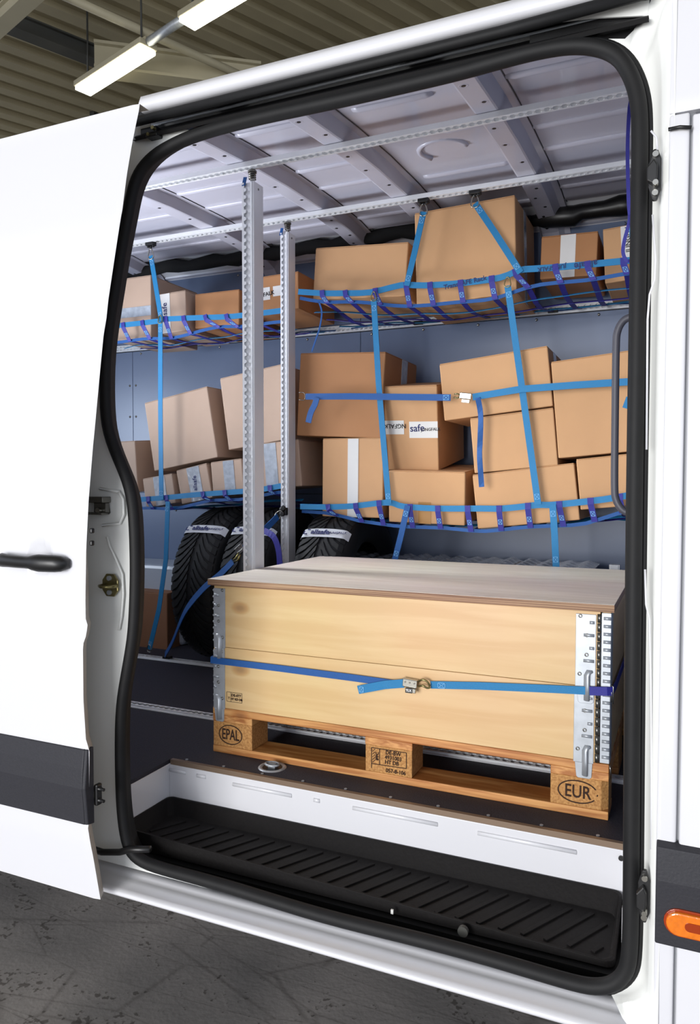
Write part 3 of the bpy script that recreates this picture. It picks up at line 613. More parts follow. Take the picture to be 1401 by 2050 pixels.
# black duct and cable loom along the top of the far wall
dp = [at(u, v, 'y', 1.38) for u, v in ((1040, 448), (1075, 441), (1090, 436), (1150, 432), (1165, 424), (1210, 418), (1240, 412), (1290, 406))]
MB().tube(dp, [.022, .026, .044, .044, .034, .034, .044, .044], 14).build('air_duct', blk, VAN)
lm = [at(u, v, 'y', 1.36) for u, v in ((150, 590), (245, 552), (330, 536), (430, 524), (520, 510), (640, 494), (730, 477), (830, 463), (960, 458), (1060, 446))]
lm = smooth_path(lm, 4); MB().tube([p + V((0, 0, .006 * math.sin(i * 1.7))) for i, p in enumerate(lm)], [.032 + .005 * math.sin(i * 2.3) for i in range(len(lm))], 10).build('cable_loom', mat('black_felt', (14, 14, 15), .9), VAN)
MB().bb(-2.8, 1.33, 1.47, 1.55, 1.995, 2.075).build('roof_side_rail', mroof, VAN, bevel=.012)
# wheel arch box behind the tyres
MB().bb(-2.6, -1.02, 1.22, YW, 0, .42).build('wheel_arch', mat('arch_steel', (170, 176, 186), .35, coat=.3), VAN, bevel=.02)

# ------------------------------------------------------------------ aluminium posts
def post(ux0, uxm, ux1, y, vtop, zt_, label, springtop):
    a = at(ux0, vtop, 'y', y); m_ = at(uxm, vtop, 'y', y); x0, x1 = a.x, m_.x; w = x1 - x0
    r = empty('aluminium_post', ((x0 + x1) / 2, y + .03, .012), label, 'post', 'upright aluminium posts')
    dpt = .062; z0 = .012; z1 = a.z
    g = MB(); g.bb(x0 + .003, x1 - .003, y + .008, y + .011, z0, z1)
    g.bb(x0, x0 + .004, y, y + dpt, z0, z1).bb(x1 - .004, x1, y, y + dpt, z0, z1).bb(x0, x1, y + dpt - .004, y + dpt, z0, z1)
    g.bb(x0, x0 + w * .16, y, y + .004, z0, z1).bb(x1 - w * .30, x1, y, y + .004, z0, z1).bb(x1 - w * .20, x1 - w * .14, y - .0025, y, z0, z1)
    g.build('profile', alu, r, bevel=.0008, seg=1)
    t = MB(); p_ = .0247; xa_ = x0 + w * .16; xb_ = x1 - w * .30; k = 0
    while z0 + (k + 1) * p_ < z1:
        zc = z0 + (k + .5) * p_
        t.prism([(xa_, y, zc - p_ * .32), (xa_ + (xb_ - xa_) * .32, y, zc - p_ * .15), (xa_ + (xb_ - xa_) * .32, y, zc + p_ * .15), (xa_, y, zc + p_ * .32)], (0, .004, 0))
        t.prism([(xb_, y, zc - p_ * .32), (xb_ - (xb_ - xa_) * .32, y, zc - p_ * .15), (xb_ - (xb_ - xa_) * .32, y, zc + p_ * .15), (xb_, y, zc + p_ * .32)], (0, .004, 0)); k += 1
    t.build('perforated_strip', alu, r)['kind'] = 'stuff'
    cx = (x0 + x1) / 2
    MB().tube([(cx, y + .03, z1), (cx, y + .03, zt_ - .012)], .0075, 10).build('inner_rod', mchrome, r)
    sp = [(cx + .012 * math.cos(i * .7), y + .03 + .012 * math.sin(i * .7), zt_ - .030 + i * .0008) for i in range(36)]
    MB().tube(sp, .0022, 6).disc((cx, y + .03, zt_ - .003), (0, 0, 1), .016, .006).build('top_spring', msteel, r)
    MB().ribbon([(cx - .014, y + .006, zt_ - .028), (cx - .018, y + .002, zt_ - .055), (cx - .017, y + .0, z1 - .01)], (1, 0, 0), .013, .003).build('release_tab', mmid, r)
    MB().disc((x1 + .0005, y + .03, z1 - .02), (1, 0, 0), .004, .002).build('side_screw', msteel, r)
    MB().bb(x0 - .004, x1 + .004, y - .004, y + dpt + .004, .0105, .022).build('foot', blk, r)
post(484, 508, 524, .286, 366, 1.950, 'nearer and taller-looking aluminium post, slotted front, standing left of the crate', 0)
post(561, 577, 592, .906, 466, 1.992, 'farther aluminium post with slotted front, behind the plywood crate lid', 0)

# ------------------------------------------------------------------ cardboard boxes
BN = 0
def cbox(q, label, y=1.0, yaw_=0, pitch=0, depth=.40, m=mbox, tapes=(), side=None, texts=(), su=None, seam=None, shrink=.994, grp='cardboard boxes in the nets'):
    n_ = V((math.sin(math.radians(yaw_)) * 1, -math.cos(math.radians(yaw_)), 0))
    R0_ = Matrix.Rotation(math.radians(yaw_), 3, 'Z') @ Matrix.Rotation(math.radians(pitch), 3, 'X'); n_ = R0_ @ V((0, -1, 0))
    cu = sum(p[0] for p in q) / 4; cv = sum(p[1] for p in q) / 4; c0 = at(cu, cv, 'y', y)
    pts = []
    for u, v in q:
        d = (at(u, v, 'y', y) - CP).normalized(); t = (c0 - CP).dot(n_) / d.dot(n_); pts.append(CP + d * t)
    TL, TR_, BR, BL = pts; ex = R0_ @ V((1, 0, 0)); ez = R0_ @ V((0, 0, 1))
    hx = ((TR_ - TL) + (BR - BL)) / 2; vz = ((TL - BL) + (TR_ - BR)) / 2
    w = hx.length * shrink; h = vz.length * shrink
    a1 = math.atan2(hx.dot(ez), hx.dot(ex)); a2 = math.atan2(-vz.dot(ex), vz.dot(ez)); rl = a1 * .6 + a2 * .4
    R = R0_ @ Matrix.Rotation(-rl, 3, 'Y')
    X, Y, Z = R @ V((1, 0, 0)), R @ V((0, 1, 0)), R @ V((0, 0, 1))
    cc = sum(pts, V((0, 0, 0))) / 4
    if su: depth = max(.08, min(.5, (at(su[0], su[1], 'x', (TR_.x + BR.x) / 2).y - cc.y) / max(.5, Y.y)))
    bl = cc - X * w / 2 - Z * h / 2
    org = bl + X * w / 2 + Y * depth / 2
    def P(fx, fy, fz): return bl + X * w * fx + Y * depth * fy + Z * h * fz
    b = MB(); b.add([P(x, yy, z) for x in (0, 1) for yy in (0, 1) for z in (0, 1)], [(0, 1, 3, 2), (4, 6, 7, 5), (0, 4, 5, 1), (2, 3, 7, 6), (0, 2, 6, 4), (1, 5, 7, 3)])
    o = b.build('cardboard_box', m, origin=org, bevel=.004); tag(o, label, 'box', grp)
    # two closing flaps on top, meeting in a seam
    for f0, f1 in ((0.004, .497), (.503, .996)):
        g = MB(); g.add([P(x, yy, 1) + Z * k for x in (.004, .996) for yy in (f0, f1) for k in (0, .003)], [(0, 1, 3, 2), (4, 6, 7, 5), (0, 4, 5, 1), (2, 3, 7, 6), (0, 2, 6, 4), (1, 5, 7, 3)])
        g.build('top_flap', m, o, bevel=.001, seg=1)
    if side:   # tape band over the right-hand side
        f0, f1, sm_ = side; g = MB()
        g.add([P(1, yy, z) + X * k for yy in (f0, f1) for z in (0, 1) for k in (.0002, .0014)] , [(0, 1, 3, 2), (4, 6, 7, 5), (0, 4, 5, 1), (2, 3, 7, 6), (0, 2, 6, 4), (1, 5, 7, 3)])
        tag(g.build('side_tape', sm_, o), 'tape band down the side')
    for (x0, x1, z0, z1, tm) in tapes:
        g = MB(); nn = 6 if tm is mtapec else 1
        g.add([P(x, 0, z) - Y * k for x in (x0, x1) for z in (z0, z1) for k in (.0002, .0014)], [(0, 1, 3, 2), (4, 6, 7, 5), (0, 4, 5, 1), (2, 3, 7, 6), (0, 2, 6, 4), (1, 5, 7, 3)])
        g.build('tape_strip', tm, o)
    if seam: g = MB(); g.ribbon([P(seam, 0, 0) - Y * .0005, P(seam, 0, 1) - Y * .0005], X, .002, .0006); g.build('flap_seam', mink, o)
    for (s, fx, fz, size, rot, mir, tm) in texts:
        r_ = math.radians(rot); xd = X * math.cos(r_) + Z * math.sin(r_); yd = -X * math.sin(r_) + Z * math.cos(r_)
        if mir: yd = -yd
        text('printed_lettering', s, size, P(fx, 0, fz) - Y * .0018, xd, yd, tm, o, off=size * .012)
    return o
# upper shelf, left bay
cbox([(225, 560), (299, 553), (306, 676), (225, 683)], 'tall brown box with clear tape band, far left end of the top shelf', y=.965, m=mboxp, depth=.38, tapes=((.0, 1, .36, .52, mtapec),))
cbox([(318, 589), (369, 583), (376, 662), (322, 668)], 'small brown box with printed tape, second from the left on the top shelf', y=1.0, m=mboxp, depth=.38, tapes=((.02, .40, .0, 1, mtapew),), texts=(('allsafe', .20, .52, .040, 90, 0, minkd),))
cbox([(393, 591), (478, 579), (480, 648), (387, 660)], 'wide low brown box on the top shelf just left of the nearer post', y=1.03, m=mbox2, depth=.38)
cbox([(497, 560), (598, 543), (598, 616), (497, 632)], 'brown box with white printed labels on the top shelf between the two posts', y=1.05, m=mbox2, depth=.38, tapes=((.24, .44, .35, .70, mtapew), (.50, .66, .42, .70, mtapew)), texts=(('NGFALK', .34, .50, .026, 6, 0, mink),))
# upper shelf, right bay
cbox([(631.7, 497), (817, 486), (812, 593), (625, 600)], 'long tan box on the top shelf immediately right of the farther post', y=.985, depth=.42)
cbox([(823, 426), (1027, 395), (1039, 591), (839, 608)], 'largest tan box, tilted, on the top shelf reaching up to the ceiling rail', y=.97, depth=.40, side=(.42, .54, mtapec))
cbox([(1082.7, 474), (1196, 465), (1195, 551), (1081, 559)], 'brown box with one wide white tape band on the top shelf', y=1.08, m=mbox2, depth=.36, tapes=((.35, .62, 0, 1, mtapew),))
cbox([(1205, 461), (1290, 445), (1294, 556), (1212, 567)], 'pale tan box with a white label, rightmost on the top shelf', y=1.08, depth=.34, tapes=((.43, .86, .35, 1, mtapew),), texts=(('JUNGFALK', .60, .80, .025, 90, 0, mink),))
# middle shelf, right bay
cbox([(597, 706), (774, 707), (762, 878), (597, 872)], 'large square brown box on the middle shelf, strap hook lying across it', y=.965, depth=.40, m=mbox2, side=(.50, .68, mtapec))
cbox([(766, 774), (874, 772), (879, 943), (774, 941)], 'upright tan box with white printed labels under the strap buckle', y=1.0, pitch=9, depth=.40, tapes=((.0, .37, .435, .60, mtapew), (.47, 1, .39, .585, mtapew)), texts=(('NGFALK', .20, .535, .026, 180, 0, mink), ('safe', .62, .505, .042, 2, 0, minkd), ('JUNGFALK', .87, .49, .0175, 2, 0, mink)))
cbox([(644, 876), (761, 880), (773, 1040), (646, 1032)], 'tan box with a vertical white tape band at the lower left of the middle shelf', y=.965, depth=.42, m=mbox, tapes=((.425, .60, 0, 1, mtapew),))
cbox([(777, 943), (931, 946), (931, 1054), (778, 1044)], 'low tan box with a short brown tape tab, under the upright labelled box', y=.965, pitch=5, depth=.42, tapes=((.40, .565, .0, .42, mtapeb),))
cbox([(875, 728), (1096, 696), (1108, 815), (892, 840)], 'long tilted tan box behind the hanging buckle strap', y=.965, depth=.36, side=(.35, .55, mtapec))
cbox([(940, 838), (1107, 818), (1118, 931), (949, 948)], 'tan box second from the top in the tilted middle stack', y=.965, depth=.40)
cbox([(1100, 727), (1320, 692), (1324, 897), (1119, 919)], 'large tan box at the right end of the middle shelf behind the grab rail', y=.965, depth=.42)
cbox([(940, 950), (1151, 930), (1160, 1043), (960, 1057)], 'long low tan box lying at the bottom of the tilted middle stack', y=.965, depth=.40)
cbox([(1152, 922), (1318, 902), (1324, 1008), (1162, 1021)], 'tan box beneath the large right-end box, lower right of the middle shelf', y=.965, depth=.42)
# middle shelf, left bay
cbox([(293, 811), (417, 769), (433, 914), (305, 946)], 'tilted tan box under the blue strap, upper row of the left bay', y=.975, depth=.34, m=mboxp)
cbox([(444, 761), (569, 725), (575, 875), (454, 906)], 'large tilted tan box behind the nearer post in the left bay', y=.975, depth=.40, m=mboxp)
cbox([(215, 885), (268, 884), (279, 984), (215, 988)], 'tan box at the far left of the middle shelf beside the door seal', y=1.0, pitch=4, depth=.36, m=mboxp)
cbox([(286, 962), (345, 946), (351, 1008), (292, 1016)], 'small tan box with crinkled clear tape, lower left of the left bay', y=.975, depth=.36, m=mboxp, tapes=((.36, .74, 0, 1, mtapec),))
cbox([(355, 945), (415, 925), (423, 995), (362, 1012)], 'small tan box with printed clear tape, second in the lower left row', y=.975, depth=.36, m=mboxp, tapes=((.34, .74, 0, 1, mtapec),), texts=(('allsafe', .54, .52, .030, 84, 0, minkd),))
cbox([(423, 927), (484, 918), (488, 983), (425, 993)], 'small tan box with plain clear tape just left of the nearer post', y=.975, depth=.36, m=mboxp, tapes=((.40, .74, 0, 1, mtapec),))
cbox([(500, 893), (598, 879), (604, 972), (505, 983)], 'tan box with crinkled clear tape seen between the two posts', y=.975, depth=.42, m=mboxp, tapes=((.29, .54, 0, 1, mtapec),))
# floor boxes
cbox([(262, 1185), (335, 1187), (335, 1312), (262, 1300)], 'dark-shaded brown box on the floor behind the lower left strap', y=1.12, depth=.34, m=mat('shade_brown_cardboard', (138, 94, 64), .75, var=.1, scale=5), pitch=0)  # cardboard colour darkened to carry the shade on this box
# white wrapped package behind the crate
pk = empty('wrapped_package', (.44, 1.17, 0), 'long white package in clear film standing between crate and far wall', 'package')
MB().bb(-.10, 1.02, 1.02, 1.34, .0, .515).build('carton', mstyro, pk, bevel=.006)
g = MB()
def film(u, v):
    x = -.12 + 1.16 * u; y = 1.005 + .35 * v; return V((x, y, .519 + .006 * abs(math.sin(x * 31) * math.cos(y * 40 + x * 9)) + .006 * math.sin(x * 77)))
g.grid(film, 90, 14); g.build('crumpled_film', mfoil, pk)
for x in (-.035,): MB().bb(x, x + .06, 1.008, 1.10, .517, .527).build('red_tape', mred, pk)
sp_ = MB().bb(1.09, 1.13, 1.20, 1.24, 0.0, .53).bb(1.095, 1.125, 1.195, 1.20, 0, .53).build('aluminium_profile', alu, origin=(1.11, 1.22, 0)); tag(sp_, 'short upright aluminium profile standing right of the white package', 'profile')

# ------------------------------------------------------------------ cargo nets
def hook(c, parent, s=1.0, name='snap_hook', m=mchrome):
    """pear-shaped wire snap hook below point c"""
    pts = [(0, 0), (.006, -.004), (.011, -.020), (.012, -.030), (.006, -.037), (-.006, -.037), (-.012, -.030), (-.011, -.020), (-.006, -.004)]
    return MB().tube(smooth_path([V(c) + V((x * s, -.002, z * s)) for x, z in pts], 2, True), .0022 * s, 6, True, up=(0, 1, 0)).build(name, m, parent)
def stitch(c, X, Z, parent, w=.016, h=.020, off=V((0, -1, 0))):
    g = MB(); c = V(c) + off * .0022; X = V(X).normalized() * w / 2; Z = V(Z).normalized() * h / 2
    cs = [c - X - Z, c + X - Z, c + X + Z, c - X + Z]
    for a, b in ((0, 1), (1, 2), (2, 3), (3, 0), (0, 2), (1, 3)):
        d = (cs[b] - cs[a]).cross(off); g.ribbon([cs[a], cs[b]], d, .0014, .0008)
    return g.build('stitching', mstitch, parent)
YF = .915
def net(label, front, low, crosses, zwall, hangers, rows=5, sag=.03, grp=None, fm=mblue, w=.024):
    fp = [at(u, v, 'y', YF) for u, v in front]; lw = [at(u, v, 'y', YF + .015) for u, v in low]
    fz = [(p.x, p.z) for p in fp]; lz = [(p.x, p.z) for p in lw]; x0, x1 = fp[0].x, fp[-1].x
    r = empty('cargo_net', ((x0 + x1) / 2, YF, min(z for _, z in lz)), label, 'net', grp)
    sp = smooth_path(fp, 3)
    MB().ribbon(sp, (0, 0, 1), w, .003).build('edge_strap', fm, r)
    def under(x, t):   # 0 at the low front line, 1 at the wall rail
        za = min(clampf(lz, x), clampf(fz, x) - .02); y = YF + .015 + (YW - .022 - YF - .015) * t
        return V((x, y, za + (zwall - za) * t - sag * math.sin(math.pi * t) + .004 * math.sin(x * 17 + t * 9)))
    n_ = 26
    for k in range(rows):
        t = (k / (rows - 1)) ; pts = [under(x0 + (x1 - x0) * i / n_, t) + V((0, .010 * math.sin(i * .8 + k * 2) if 0 < k < rows - 1 else 0, 0)) for i in range(n_ + 1)]
        MB().ribbon(pts, (0, 0, 1) if k == 0 else (0, 1, .55), .016 if k else .014, .002).build('net_strand', (mmid, mblue, mblue_shade, mblue, mmid, mblue)[k % 6], r)
    for (ua, ub) in crosses:
        a = at(ua, 0, 'y', YF).x; va = None
        # top point on the front strap at column ua
        xa_ = a
        for _ in range(3): pass
        tp = V((xa_, YF - .0035, clampf(fz, xa_) + .012)); xb_ = at(ub, 0, 'y', YF + .015).x
        pts = [tp, V((xa_ + (xb_ - xa_) * .1, YF - .0035, clampf(fz, xa_) - .012))]
        pts += [under(xb_, t) + V((0, -.004 if t == 0 else 0, -.003)) for t in (0, .12, .3, .5, .75, 1)]
        c_ = MB().ribbon(pts, (1, 0, 0), .022, .0022).build('cross_strap', mblue_shade, r)
        mid = pts[1].lerp(pts[2], .55); stitch(mid, (1, 0, 0), pts[1] - pts[2], c_, .014, .018)
    for hg in hangers:
        pts = [at(u, v, 'y', yy) for u, v, yy in hg['p']]
        s_ = MB().ribbon(pts, (1, 0, 0), .025, .0028).build('hanger_strap', hg.get('m', mblue), r)
        dz = (pts[0] - pts[-1]).normalized()
        stitch(pts[-1] + dz * .03, V((1, 0, 0)) - dz * dz.x, dz, s_)
        stitch(pts[0] - dz * .035, V((1, 0, 0)) - dz * dz.x, dz, s_)
        if hg.get('hook'):
            hk = hook(pts[0] + V((0, 0, .032)), s_, hg.get('s', 1.0), m=hg.get('hm', mchrome))
        if hg.get('fit'):
            c = V((pts[0].x, .92, 2.000)); MB().bb(c.x - .022, c.x + .022, .905, .935, c.z - .020, c.z - .002).disc((c.x - .014, .92, c.z - .022), (0, 0, 1), .007, .01).disc((c.x + .014, .92, c.z - .022), (0, 0, 1), .007, .01).disc((c.x, .92, c.z - .026), (0, 0, 1), .006, .01).build('rail_fitting', blk, s_, bevel=.002)
    # black fittings that clip the rear edge to the wall rail
    for f in (.25, .7):
        x = x0 + (x1 - x0) * f; MB().bb(x - .022, x + .022, YW - .03, YW - .012, zwall - .012, zwall + .006).build('rail_fitting', blk, r, bevel=.002)
    return r
UR = net('blue webbing net of the top shelf in the right bay', [(597, 584), (645, 587), (690, 587), (742, 585), (802, 571), (830, 571), (862, 571), (931, 566), (1000, 556), (1040, 541), (1071, 538), (1128, 534), (1264, 521), (1300, 516)],
    [(597, 596), (657, 604), (752, 608), (825, 612), (873, 612), (929, 604), (990, 596), (1068, 574), (1130, 564), (1264, 548), (1300, 544)],
    [(645, 656), (692, 706), (753, 764), (816, 824), (864, 872), (926, 932), (989, 997), (1036, 1064), (1118, 1130), (1183, 1196), (1256, 1264)], 1.632,
    [dict(p=[(848, 424, .92), (831, 500, .915), (814, 572, .908)], hook=1, fit=1, s=1.3), dict(p=[(951, 407, .92), (990, 465, .915), (1042, 546, .908)], hook=1, fit=1, s=1.3)])
text('printed_lettering', 'allsafe', .034, at(1172, 529.5, 'y', YF - .003), (-1, 0, -.06), (.06, 0, -1), minkd, UR, off=.0006)
text('printed_lettering', 'JUNGFALK', .022, at(1104, 536, 'y', YF - .003), (-1, 0, -.03), (.03, 0, -1), minkd, UR, off=.0003)
text('printed_lettering', 'TransSAFE Rack', .026, at(930, 566, 'y', YF - .003), (1, 0, .12), (-.12, 0, 1), minkd, UR, off=.0004)
UL = net('blue webbing net of the top shelf in the left bay', [(205, 656), (235, 652), (316, 643), (328, 639), (399, 636), (457, 634), (479, 632), (523, 627), (562, 622)],
    [(205, 688), (234, 684), (305, 679), (341, 676), (400, 664), (447, 654), (479, 652), (562, 646)],
    [(240, 254), (279, 295), (327, 339), (363, 378), (407, 436), (450, 474), (505, 520)], 1.632,
    [dict(p=[(302, 512, .92), (313, 580, .915), (323, 642, .908)], hook=1, fit=1, s=1.3)])
LR = net('blue webbing net holding the middle boxes in the right bay', [(601, 1014), (654, 1015), (708, 1013), (760, 1007), (785, 1007), (808, 1014), (874, 1018), (960, 1018), (1007, 1018), (1075, 1011), (1100, 1011), (1136, 1008), (1207, 1000), (1262, 991), (1300, 986)],
    [(601, 1018), (657, 1026), (720, 1045), (771, 1049), (868, 1058), (960, 1062), (1075, 1056), (1164, 1048), (1240, 1028), (1300, 1014)],
    [(657, 675), (714, 728), (762, 772), (826, 832), (883, 889), (944, 952), (1009, 1014), (1068, 1074), (1132, 1142), (1196, 1206), (1256, 1262)], .70,
    [dict(p=[(748, 600, .905), (758, 770, .905), (778, 1008, .908)], hook=1, hm=mzincy), dict(p=[(1016, 572, .905), (1043, 765, .905), (1077, 1010, .908)], hook=1, hm=mzincy),
     dict(p=[(816, 1012, .905), (803, 1070, .91), (790, 1122, .915)], m=mmid), dict(p=[(1106, 1010, .905), (1110, 1070, .91), (1113, 1136, .915)], m=mblue)], sag=.0, rows=4)
LL = net('blue webbing net holding the middle boxes in the left bay', [(205, 1006), (281, 1000), (324, 997), (396, 990), (482, 984), (528, 979), (566, 972)],
    [(205, 1024), (281, 1019), (340, 1018), (420, 1004), (482, 998), (566, 986)], [(288, 298), (325, 338), (400, 418), (445, 458), (538, 546)], .72,
    [dict(p=[(321, 645, .905), (321, 820, .905), (323, 1000, .908)], hook=1, hm=mzincy), dict(p=[(336, 1004, .905), (332, 1120, .91), (318, 1220, .915), (299, 1300, .92)], m=mblue)], sag=.0, rows=4)
hook(at(299, 1290, 'y', .92), LL)
# hanging loop strap by the right pillar, loose strap by the farther post
ls = at(1262, 195, 'y', .3)
lo = empty('loop_strap', ls, 'slim shade-tinted blue strap hanging in a long loop beside the right pillar', 'strap')
MB().ribbon(smooth_path([at(u, v, 'y', .3) for u, v in ((1268, 188), (1260, 215), (1256, 300), (1258, 400), (1260, 440), (1250, 480), (1247, 505), (1254, 522), (1266, 520))], 4), (1, 0, 0), .010, .002).build('webbing', mblue_shade, lo)
MB().ribbon([at(u, v, 'y', .3) for u, v in ((1260, 430), (1262, 470), (1268, 520))], (1, 0, 0), .006, .002).build('loop_end', mblue, lo)
o = MB().ribbon(smooth_path([at(u, v, 'y', .93) for u, v in ((638, 604), (644, 625), (640, 655), (632, 680), (624, 704))], 4), (1, 0, 0), .007, .002).build('loose_strap', mmid, origin=at(638, 604, 'y', .93)); tag(o, 'narrow blue strap end dangling from the top net right of the farther post', 'strap')
# ------------------------------------------------------------------ tensioning strap across the middle boxes
hy = .898
hs = empty('buckle_strap', at(930, 795, 'y', hy), 'blue lashing strap stretched across the middle boxes with its silver buckle', 'strap')
MB().ribbon([at(u, v, 'y', hy) for u, v in ((612, 794), (700, 793.5), (830, 795), (902, 796))], (0, 0, 1), .026, .003).build('webbing', mmid, hs)
MB().ribbon([at(u, v, 'y', hy) for u, v in ((946, 795), (1043, 779), (1150, 771), (1262, 764), (1300, 761))], (0, 0, 1), .026, .003).build('webbing', mblue, hs)
MB().ribbon(smooth_path([at(u, v, 'y', hy - .006) for u, v in ((956, 796), (962, 830), (961, 880), (960, 915), (964, 975))], 4), lambda i: (1, .25 * math.sin(i), 0), .021, .003).build('strap_tail', mmid, hs)
MB().ribbon(smooth_path([at(u, v, 'y', hy - .006) for u, v in ((634, 797), (630, 810), (622, 826), (617, 846))], 4), (1, 0, .3), .027, .003).build('strap_tail', mmid, hs)
MB().ribbon([at(u, v, 'y', hy - .008) for u, v in ((1262, 796), (1254, 818))], (1, 0, 0), .03, .003).build('strap_tail', mblue, hs)
MB().tube(smooth_path([at(u, v, 'y', hy) for u, v in ((598, 786), (608, 786), (611, 794), (608, 801), (598, 800))], 3), .0018, 6).build('end_hook', msteel, hs)
def buckle(c, ang_, parent, s=1.0):
    R = Matrix.Rotation(-ang_, 3, 'Y'); c = V(c)
    def T(x, y, z): return c + R @ V((x * s, y * s, z * s))
    g = MB(); g.box(T(0, -.010, .008), (.050 * s, .004 * s, .026 * s), R).box(T(0, -.006, .020), (.052 * s, .018 * s, .003 * s), R).box(T(0, -.006, -.004), (.046 * s, .018 * s, .003 * s), R).box(T(.006, -.013, -.014), (.036 * s, .010 * s, .014 * s), R)
    b = g.build('buckle_body', mchrome, parent, bevel=.0015)
    for x in (-.016, 0, .016): MB().disc(T(x, -.0125, .010), (0, 1, 0), .003 * s, .002).build('rivet', msteel, b)
    return b, T, R
b_, T_, R_ = buckle(at(932, 797, 'y', hy), math.radians(-8), hs, .92)
MB().tube([T_(-.050, -.004, .012), T_(-.036, -.006, .014), T_(-.026, -.006, .010)], .0035, 6).tube([T_(-.050, -.004, -.002), T_(-.036, -.006, -.004), T_(-.026, -.006, .002)], .0035, 6).build('buckle_hook', mzincy, hs)
stitch(at(893, 796, 'y', hy), (1, 0, 0), (0, 0, 1), hs, .022, .018)

# ------------------------------------------------------------------ tyres
def tyre(cx, cy, rr, w, label, lean=0, lab=None, labu=None):
    r = empty('tyre', (cx, cy, 0), label, 'tyre', 'summer tyres standing in a row')
    c = V((cx, cy, rr)); ax = V((1, 0, 0)); hw = w / 2
    prof = [(rr * .60, -hw * .72), (rr * .66, -hw * .92), (rr * .80, -hw), (rr * .91, -hw * .93), (rr * .965, -hw * .80), (rr * .982, -hw * .4), (rr * .985, 0), (rr * .982, hw * .4), (rr * .965, hw * .80), (rr * .91, hw * .93), (rr * .80, hw), (rr * .66, hw * .92), (rr * .60, hw * .72)]
    MB().lathe(prof, c, ax, 64).build('carcass', mtyre, r)
    t = MB(); NP = 58
    def sp(a, h, lift):
        f = abs(h) / hw; rad = lerp([(0, rr * .985), (.4, rr * .982), (.80, rr * .965), (.93, rr * .91)], f) + lift
        return c + V((h, -math.cos(a) * rad, math.sin(a) * rad))
    for k in range(NP):
        for sg in (-1, 1):
            a0 = 2 * math.pi * (k + (0 if sg > 0 else .5)) / NP; da = 2 * math.pi / NP * .66; base_ = len(t.v); st = [(.09, 0), (.28, .10), (.50, .18), (.70, .22), (.86, .235)]
            for f, sh in st:
                for aa, lf in ((0, -.004), (0, .007), (da, .007), (da, -.004)): t.v.append(sp(a0 - sh * 1.15 + aa, sg * hw * f, lf))
            for i in range(len(st) - 1):
                for q in range(3): t.f.append((base_ + i * 4 + q, base_ + i * 4 + q + 1, base_ + i * 4 + 5 + q, base_ + i * 4 + 4 + q)); t.sm.append(False); t.mi.append(0)
            t.f.append((base_, base_ + 1, base_ + 2, base_ + 3)); t.sm.append(False); t.mi.append(0)
            e_ = base_ + (len(st) - 1) * 4; t.f.append((e_ + 3, e_ + 2, e_ + 1, e_)); t.sm.append(False); t.mi.append(0)
    t.build('tread', mtyre, r)['kind'] = 'stuff'
    a1 = math.radians(48); g = MB()
    def lb(u, v): return sp(a1 + (v - .5) * .13, hw * .93 * (2 * u - 1), .0095)
    g.grid(lb, 16, 3); g.build('paper_label', mlabel, r)
    nrm = V((0, -math.cos(a1), math.sin(a1))); yd = V((0, math.sin(a1), math.cos(a1))); pc = c + nrm * (rr * .985 + .0125)
    text('printed_lettering', 'allsafe', .036, pc + V((-.015, 0, 0)), (1, 0, 0), yd, minkd, r, off=.0007); text('printed_lettering', 'JUNGFALK', .017, pc + V((.068, 0, -.002)), (1, 0, 0), yd, minkd, r)
    g = MB(); o_ = pc + V((-.078, 0, -.001)); g.ribbon([o_ + V((-.012, 0, 0)) + yd * .004, o_ + V((-.012, 0, 0)) - yd * .012, o_ + V((.004, 0, 0)) - yd * .012], nrm.cross(V((1, 0, 0))) + V((1, 0, 0)), .006, .001).ribbon([o_ + V((0, 0, 0)) + yd * .013, o_ + V((.013, 0, 0)) + yd * .013], yd, .006, .001); g.build('logo_mark', minkd, r)
    return r
RR = .37
for cx, lab in ((-.64, 'leftmost standing tyre with directional tread and a full white paper band'), (-.388, 'second standing tyre, its paper band partly hidden by the nearer post'), (-.03, 'rightmost standing tyre, almost hidden in shadow behind the crate')):
    tyre(cx, 1.115, RR, .245, lab)
# strap over the tyres
ts = empty('tyre_strap', at(345, 1305, 'y', .80), 'shade-tinted blue ratchet strap slanting from the farther post down over the tyres', 'strap')
MB().ribbon(smooth_path([V((at(333, 1304, 'y', .93).x, .92, .03)), at(345, 1285, 'y', .82), at(370, 1225, 'y', .74), at(405, 1180, 'y', .73), at(440, 1150, 'y', .73), at(466, 1124, 'y', .73)], 5), (0, .2, 1), .028, .003).build('webbing', mmid, ts)
MB().ribbon(smooth_path([at(488, 1098, 'y', .73), at(528, 1062, 'y', .78), at(556, 1034, 'y', .86)], 4), (0, .2, 1), .028, .003).build('webbing', mmid, ts)
MB().ribbon(smooth_path([at(528, 1062, 'y', .77), at(548, 1075, 'y', .76), at(558, 1105, 'y', .76), at(560, 1140, 'y', .76)], 4), (1, 0, .1), .026, .003).build('strap_tail', mblue_shade, ts)
buckle(at(482, 1100, 'y', .725), math.radians(40), ts, .8)
c = at(474, 1112, 'y', .725); MB().tube([c + V((-.02, 0, -.02)), c + V((-.004, -.004, -.012)), c + V((.01, 0, .012))], .004, 6).tube([c + V((-.012, 0, -.028)), c + V((.006, -.004, -.02)), c + V((.018, 0, .004))], .004, 6).build('buckle_hook', mzincy, ts)
c = at(566, 1024, 'y', .885); MB().box(c + V((.0, .008, 0)), (.034, .022, .034)).disc(c + V((.004, -.004, .014)), (0, 1, 0), .012, .014).disc(c + V((.0, -.004, -.010)), (0, 1, 0), .012, .014).build('post_fitting', blk, ts, bevel=.004)
